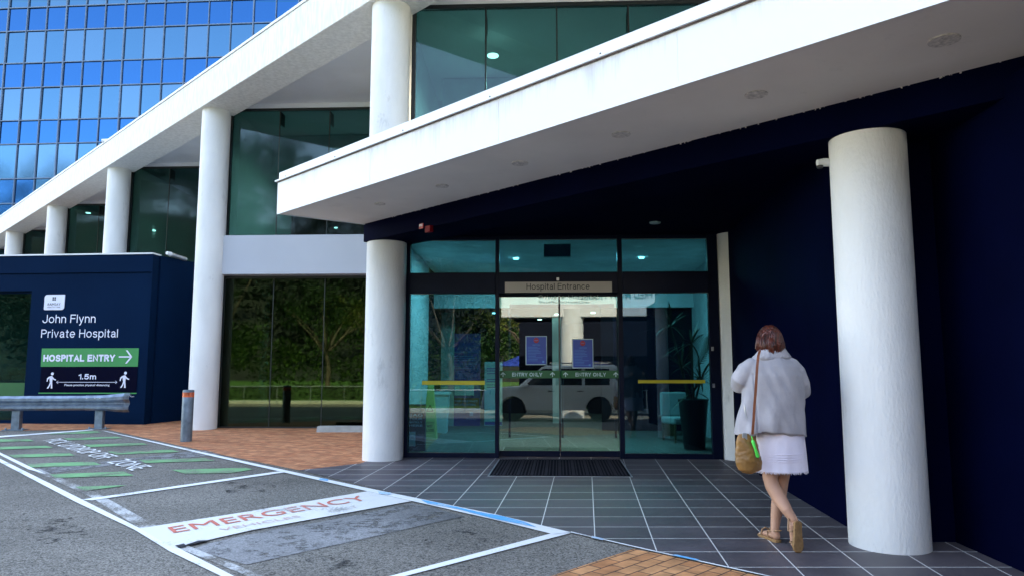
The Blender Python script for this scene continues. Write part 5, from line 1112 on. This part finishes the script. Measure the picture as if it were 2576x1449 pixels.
# --- hair
HRm = MB(); hr = []
for i in range(15):
    t = i / 14; z = .132 - t * .262
    if z > -.02: rr = math.sqrt(max(0, 1 - ((z + .01) / .148) ** 2)); a, b = .103 * rr + .002, .116 * rr + .002
    else: kk = (-.02 - z) / .1; a, b = .103 - .024 * kk, .108 - .03 * kk
    c = HC + Vector((0.002 + (.008 * t), -.008 - .004 * t, z))
    hr.append(ell(c, a, b, 36, f=lambda th, t=t: .03 * t * math.sin(th * 9 + 1) + .02 * t * math.sin(th * 17)))
HRm.loft(hr)
hm = remesh(HRm, .006, 2, disp=lambda v: .004 * noise.noise(Vector((v.x * 70, v.y * 70, v.z * 9))))
random.seed(4)
for i in range(420):
    a = random.uniform(math.pi * .80, math.pi * 2.25) if i % 3 else random.uniform(0, 2 * math.pi); z0 = random.uniform(-.01, .10); rr = math.sqrt(max(0.02, 1 - ((z0 + .01) / .148) ** 2))
    p0 = HC + Vector((.105 * rr * math.cos(a), .118 * rr * math.sin(a) - .008, z0)); end = HC + Vector((.094 * math.cos(a + random.uniform(-.12, .12)) + .008, .096 * math.sin(a) - .014, random.uniform(-.150, -.085) + (.02 if math.cos(a) < -.5 else 0)))
    mid = p0.lerp(end, .5) + Vector((math.cos(a) * random.uniform(.006, .020), math.sin(a) * random.uniform(.006, .018), 0)); hm.tube([p0, mid, end], [.0025, .0045, .001], 5)
hm.build('hair', M['hair'], PW, smooth='all')
# --- jacket
J = MB()
def fold(t, z, ph): return .035 * ph * math.sin(t * 5 + z * 2) + .02 * ph * math.sin(t * 11 + 1)
jr = [(1939, 1094, .292, .165, 1.0), (1939, 1075, .288, .165, .9), (1941, 1045, .277, .16, .75), (1945, 1010, .262, .155, .5), (1947, 975, .247, .15, .3), (1947, 945, .236, .145, .15), (1944, 922, .215, .125, .05), (1942, 906, .165, .10, 0), (1940, 895, .105, .085, 0), (1940, 885, .075, .075, 0)]
def jring(x, y, a, b, ph):
    r = ell(wj(x, y, -.01), a, b, 40, f=lambda t: fold(t, y * .02, ph)); o = []
    for k_, p_ in enumerate(r):
        t = 2 * math.pi * k_ / 40; k2 = max(0, (y - 1040) / 54); o.append((p_[0], p_[1], p_[2] + k2 * (.032 * max(0, -math.sin(t)) ** 2 - .012 * max(0, math.cos(t)))))
    return o
J.loft([jring(*q) for q in jr])
J.tube([wj(1897, 916), wj(1877, 932, 0), wj(1860, 957, .02), wj(1857, 966, .06), wj(1880, 958, .17), wj(1897, 950, .24)], [.064, .072, .072, .068, .060, .050], 20, rnd=True)
J.tube([wj(1988, 915), wj(2003, 935, .0), wj(2014, 965, .02), wj(2016, 985, .05), wj(2003, 978, .15), wj(1988, 962, .23)], [.062, .068, .066, .064, .058, .050], 20, rnd=True)
def jd(v):
    k = max(0, min(1, (1.15 - v.z) / .5))
    w_ = v.x + v.z * .22; return 1.15 * (.022 * noise.noise(Vector((w_ * 7, v.y * 6, v.z * 1.2))) * (0.45 + k) + .007 * noise.noise(Vector((v.x * 16 + v.z * 7, v.y * 16, v.z * 5 + 3)))
            + .009 * k * math.sin(w_ * 40 + 2 * noise.noise(v * 3)) - .010 * math.exp(-((v.x - 1.965) / .006) ** 2) * (1 if v.z < 1.25 and v.y < 6.15 else 0))
jm_ = remesh(J, .0075, 5, disp=jd)
# cut the hem on a slight slope: lift lowest centre
jm_.build('jacket', M['coat'], PW, smooth='all')
cl_ = MB()
def cring(x, y, a, b, dz, th=0):
    r = ell(wj(x, y, -.005), a, b, 36, f=lambda t: .05 * math.sin(t * 2 + .6) + .03 * math.sin(t * 5)); return [(p_[0], p_[1], p_[2] + dz * math.cos(2 * math.pi * k_ / 36) + .014 * max(0, math.sin(2 * math.pi * k_ / 36))) for k_, p_ in enumerate(r)]
cl_.loft([cring(1941, 906, .150, .100, .004), cring(1942, 899, .158, .108, .004), cring(1941, 888, .128, .100, .012), cring(1940, 876, .100, .092, .018), cring(1940, 871, .088, .082, .020), cring(1940, 876, .07, .065, .018)])
cm = remesh(cl_, .006, 3, disp=lambda v: .004 * noise.noise(v * 45) + .006 * noise.noise(v * 12)); cm.build('collar', M['fleece'], PW, smooth='all')
zp = MB(); zp.tube([wj(1873, 1018, -.12), wj(1875, 1035, -.125), wj(1879, 1050, -.13)], [.004, .006, .004], 8, rnd=True); zp.build('pocket_zip', M['alu'], PW)
sm = MB()
def onback(px, py, off=.012):
    best = None; d = ray(px, py).normalized(); return None
# --- skirt
S = MB()
sr = [(1962, 1060, .205, .13, .2), (1963, 1100, .215, .135, .5), (1965, 1135, .222, .14, .8), (1966, 1160, .228, .142, 1.0), (1967, 1182, .232, .145, 1.2)]
S.loft([ell(wj(x, y, .0), a * .90, b, 64, f=lambda t, ph=ph, y=y: .022 * ph * math.sin(t * 7 + 1.3) + .014 * ph * math.sin(t * 15)) for x, y, a, b, ph in sr], caps=False)
rgs = S.v[:]; base_n = 64
fringe = MB(); random.seed(12)
last = S.v[-64:]
prev = S.v[-128:-64]
for i in range(64):
    a, b = Vector(last[i]), Vector(last[(i + 1) % 64])
    for k in range(4):
        q = a.lerp(b, (k + .5) / 4); L_ = random.uniform(.006, .024); e = (b - a) * .10; S.face([q - e, q + e, q + e * .5 + Vector((random.uniform(-.003, .003), 0, -L_)), q - e * .6 + Vector((0, 0, -L_ * .8))])
# pin-tucks
for zz in (1139, 1145, 1151, 1157):
    c = wj(1966, zz, 0); k = (zz - 1135) / 25; ringp = [Vector(p) for p in ell(c, .1925 + .004 * k, .143 + .001 * k, 64, f=lambda t: .0205 * math.sin(t * 7 + 1.3) + .0125 * math.sin(t * 15))]
    S.tube(ringp + [ringp[0]], .0035, 6)
S.build('skirt', M['skirt'], PW, smooth='all')
# --- bag
BG = thing('shoulder_bag', 'tan leather shoulder bag hanging at the left hip of the walking person', 'bag', tuple(wj(1882, 1188, -.12)))
bgm = MB()
bb = [(1889, 1188, .075, .03), (1886, 1180, .108, .05), (1883, 1160, .120, .062), (1881, 1135, .114, .058), (1880, 1112, .100, .046), (1880, 1097, .088, .030), (1880, 1090, .080, .020)]
bgm.loft([ell(wj(x, y, -.12), a * .93, b, 32, rot=.25) for x, y, a, b in bb])
bm2 = remesh(bgm, .006, 3, disp=lambda v: .018 * noise.noise(Vector((v.x * 11 + v.z * 6, v.y * 11, v.z * 9))) + .004 * noise.noise(v * 40)); bm2.build('pouch', M['tan'], BG, smooth='all')
def ribbon(pts, w, th=.003):
    m = MB(); r = []
    for i, p in enumerate(pts):
        q = Vector(p); r.append([tuple(q + Vector((-w, 0, 0))), tuple(q + Vector((w, 0, 0))), tuple(q + Vector((w, th, 0))), tuple(q + Vector((-w, th, 0)))])
    return m.loft(r)
stp = [wj(1912, 880, -.09), wj(1908, 893, -.135), wj(1905, 920, -.168), wj(1903, 950, -.182), wj(1901, 985, -.186), wj(1898, 1020, -.188), wj(1896, 1055, -.192), wj(1893, 1092, -.185)]
ribbon(stp, .0105).build('strap', M['strap'], BG)
ph_ = wj(1873, 1094, -.15); MB().box((ph_.x - .02, ph_.y - .006, ph_.z - .035), (ph_.x + .02, ph_.y + .006, ph_.z + .02)).build('phone', M['alu'], BG, bevel=.003)
ky = MB(); k0 = wj(1891, 1097, -.19); ky.tube([k0, wj(1893, 1106, -.192), wj(1894, 1110, -.193)], [.004, .004, .006], 8, rnd=True); ky.tube([wj(1894, 1110, -.193), wj(1900, 1128, -.195), wj(1906, 1146, -.192)], [.014, .010, .015], 12, rnd=True)
ky.build('lanyard', M['lime'], BG, smooth='all')
# --- sandals
def sandal(heel, toe, upv, name='sandal'):
    d = (toe - heel); L_ = d.length; d.normalize(); sd = d.cross(upv).normalized(); up = sd.cross(d).normalized(); m = MB()
    prof = [(-.01, .022), (.05, .033), (.25, .034), (.45, .034), (.65, .042), (.82, .046), (.95, .036), (1.02, .018)]
    top = []; 
    outline = [heel + d * L_ * t + sd * w for t, w in prof] + [heel + d * L_ * t - sd * w for t, w in prof[::-1]]
    m.loft([[tuple(p - up * .030) for p in outline], [tuple(p - up * .004) for p in outline]]); o = m.build(name, M['sole'], PW, bevel=.006)
    s_ = MB()
    for t, h, w in ((.72, .055, .046),):
        c = heel + d * L_ * t; s_.tube([c + sd * w * .95, c + sd * w * .6 + up * h * .75, c + up * h, c - sd * w * .6 + up * h * .75, c - sd * w * .95], .007, 8)
    c = heel + d * L_ * .35; s_.tube([c + sd * .036, c + sd * .038 + up * .05, heel + up * .07 - d * .012 + sd * .02, heel + up * .07 - d * .018, heel + up * .07 - d * .012 - sd * .02, c - sd * .038 + up * .05, c - sd * .036], .0065, 8)
    s_.tube([c + up * .06 + sd * .037, heel + d * L_ * .6 + up * .055 + sd * .02], .006, 8)
    s_.build('sandal_strap', M['sandal'], o); return o
hb = Vector((heelB.x, heelB.y, gz(heelB.y) + .034)); tb_ = Vector((toeB.x, toeB.y, gz(toeB.y) + .034)) + (toeB - heelB).normalized() * .05; hb = hb - (tb_ - hb).normalized() * .03
sandal(hb, tb_, Vector((0, 0, 1)))
ha = at(2003, 1310, 5.90); ta = at(2004, 1391, 5.88); ta.z = max(ta.z, gz(5.9) + .012)
sandal(ha, ta, Vector((-.25, 1, .1)))
# ================================================================== LIGHT, SKY, CAMERA
TINT = 14
SUN_AZ, SUN_EL = R(14), R(50)   # direction towards the sun: measured clockwise from +Y
w = bpy.data.worlds.new('World'); scene.world = w; w.use_nodes = True; N = w.node_tree.nodes; L = w.node_tree.links
bg = N['Background']; sky = N.new('ShaderNodeTexSky'); sky.sky_type = 'NISHITA'; sky.sun_disc = False; sky.sun_elevation = SUN_EL; sky.sun_rotation = SUN_AZ
sky.air_density = 1.0; sky.dust_density = 0.15; sky.altitude = 600; sky.ozone_density = 1.5
L.new(sky.outputs[0], bg.inputs[0]); bg.inputs[1].default_value = 0.15
sd_ = bpy.data.lights.new('sun', 'SUN'); sd_.energy = 3.5; sd_.angle = R(.5); sd_.color = (1, .97, .93)
so = bpy.data.objects.new('sun', sd_); COL.objects.link(so)
dirv = Vector((math.sin(SUN_AZ) * math.cos(SUN_EL), math.cos(SUN_AZ) * math.cos(SUN_EL), math.sin(SUN_EL)))
so.rotation_euler = dirv.to_track_quat('Z', 'Y').to_euler()
def area(p, e, s=.5, col=(1, .97, .92), nm='ceiling_light'):
    l = bpy.data.lights.new(nm, 'AREA'); l.energy = e; l.size = s; l.color = col; o = bpy.data.objects.new(nm, l); COL.objects.link(o); o.location = p
for u, wd, z, e in ((1.2, 1.8, 3.3, 14), (3.4, 1.8, 3.3, 14), (2.4, 6.0, 2.55, 1)):
    q = FO + E1 * u + E2 * wd; area((q.x, q.y, z), e, 1.0)
q = bayp(0) + E1 * 2.4 + E2 * 2; area((q.x, q.y, 6.6), 34, .6)
q = bayp(1) + E1 * 2.4 + E2 * 1.4; area((q.x, q.y, 6.6), 9, .6)
cam = bpy.data.cameras.new('camera'); co = bpy.data.objects.new('camera', cam); COL.objects.link(co); scene.camera = co
co.location = CAM; co.rotation_euler = (R(90) + TH, 0, 0); cam.sensor_width = 36; cam.lens = FPX / 2576 * 36; cam.clip_end = 2000; cam.clip_start = .05
scene.view_settings.view_transform = 'Standard'; scene.view_settings.look = 'None'; scene.view_settings.exposure = 3.2; scene.view_settings.use_white_balance = True; scene.view_settings.white_balance_temperature = 8900; scene.view_settings.white_balance_tint = TINT; scene.view_settings.gamma = 1
c = scene.cycles; c.use_denoising = True; c.max_bounces = 8; c.diffuse_bounces = 4; c.glossy_bounces = 4; c.transparent_max_bounces = 12; c.transmission_bounces = 4; c.sample_clamp_indirect = 4; c.caustics_reflective = False; c.caustics_refractive = False
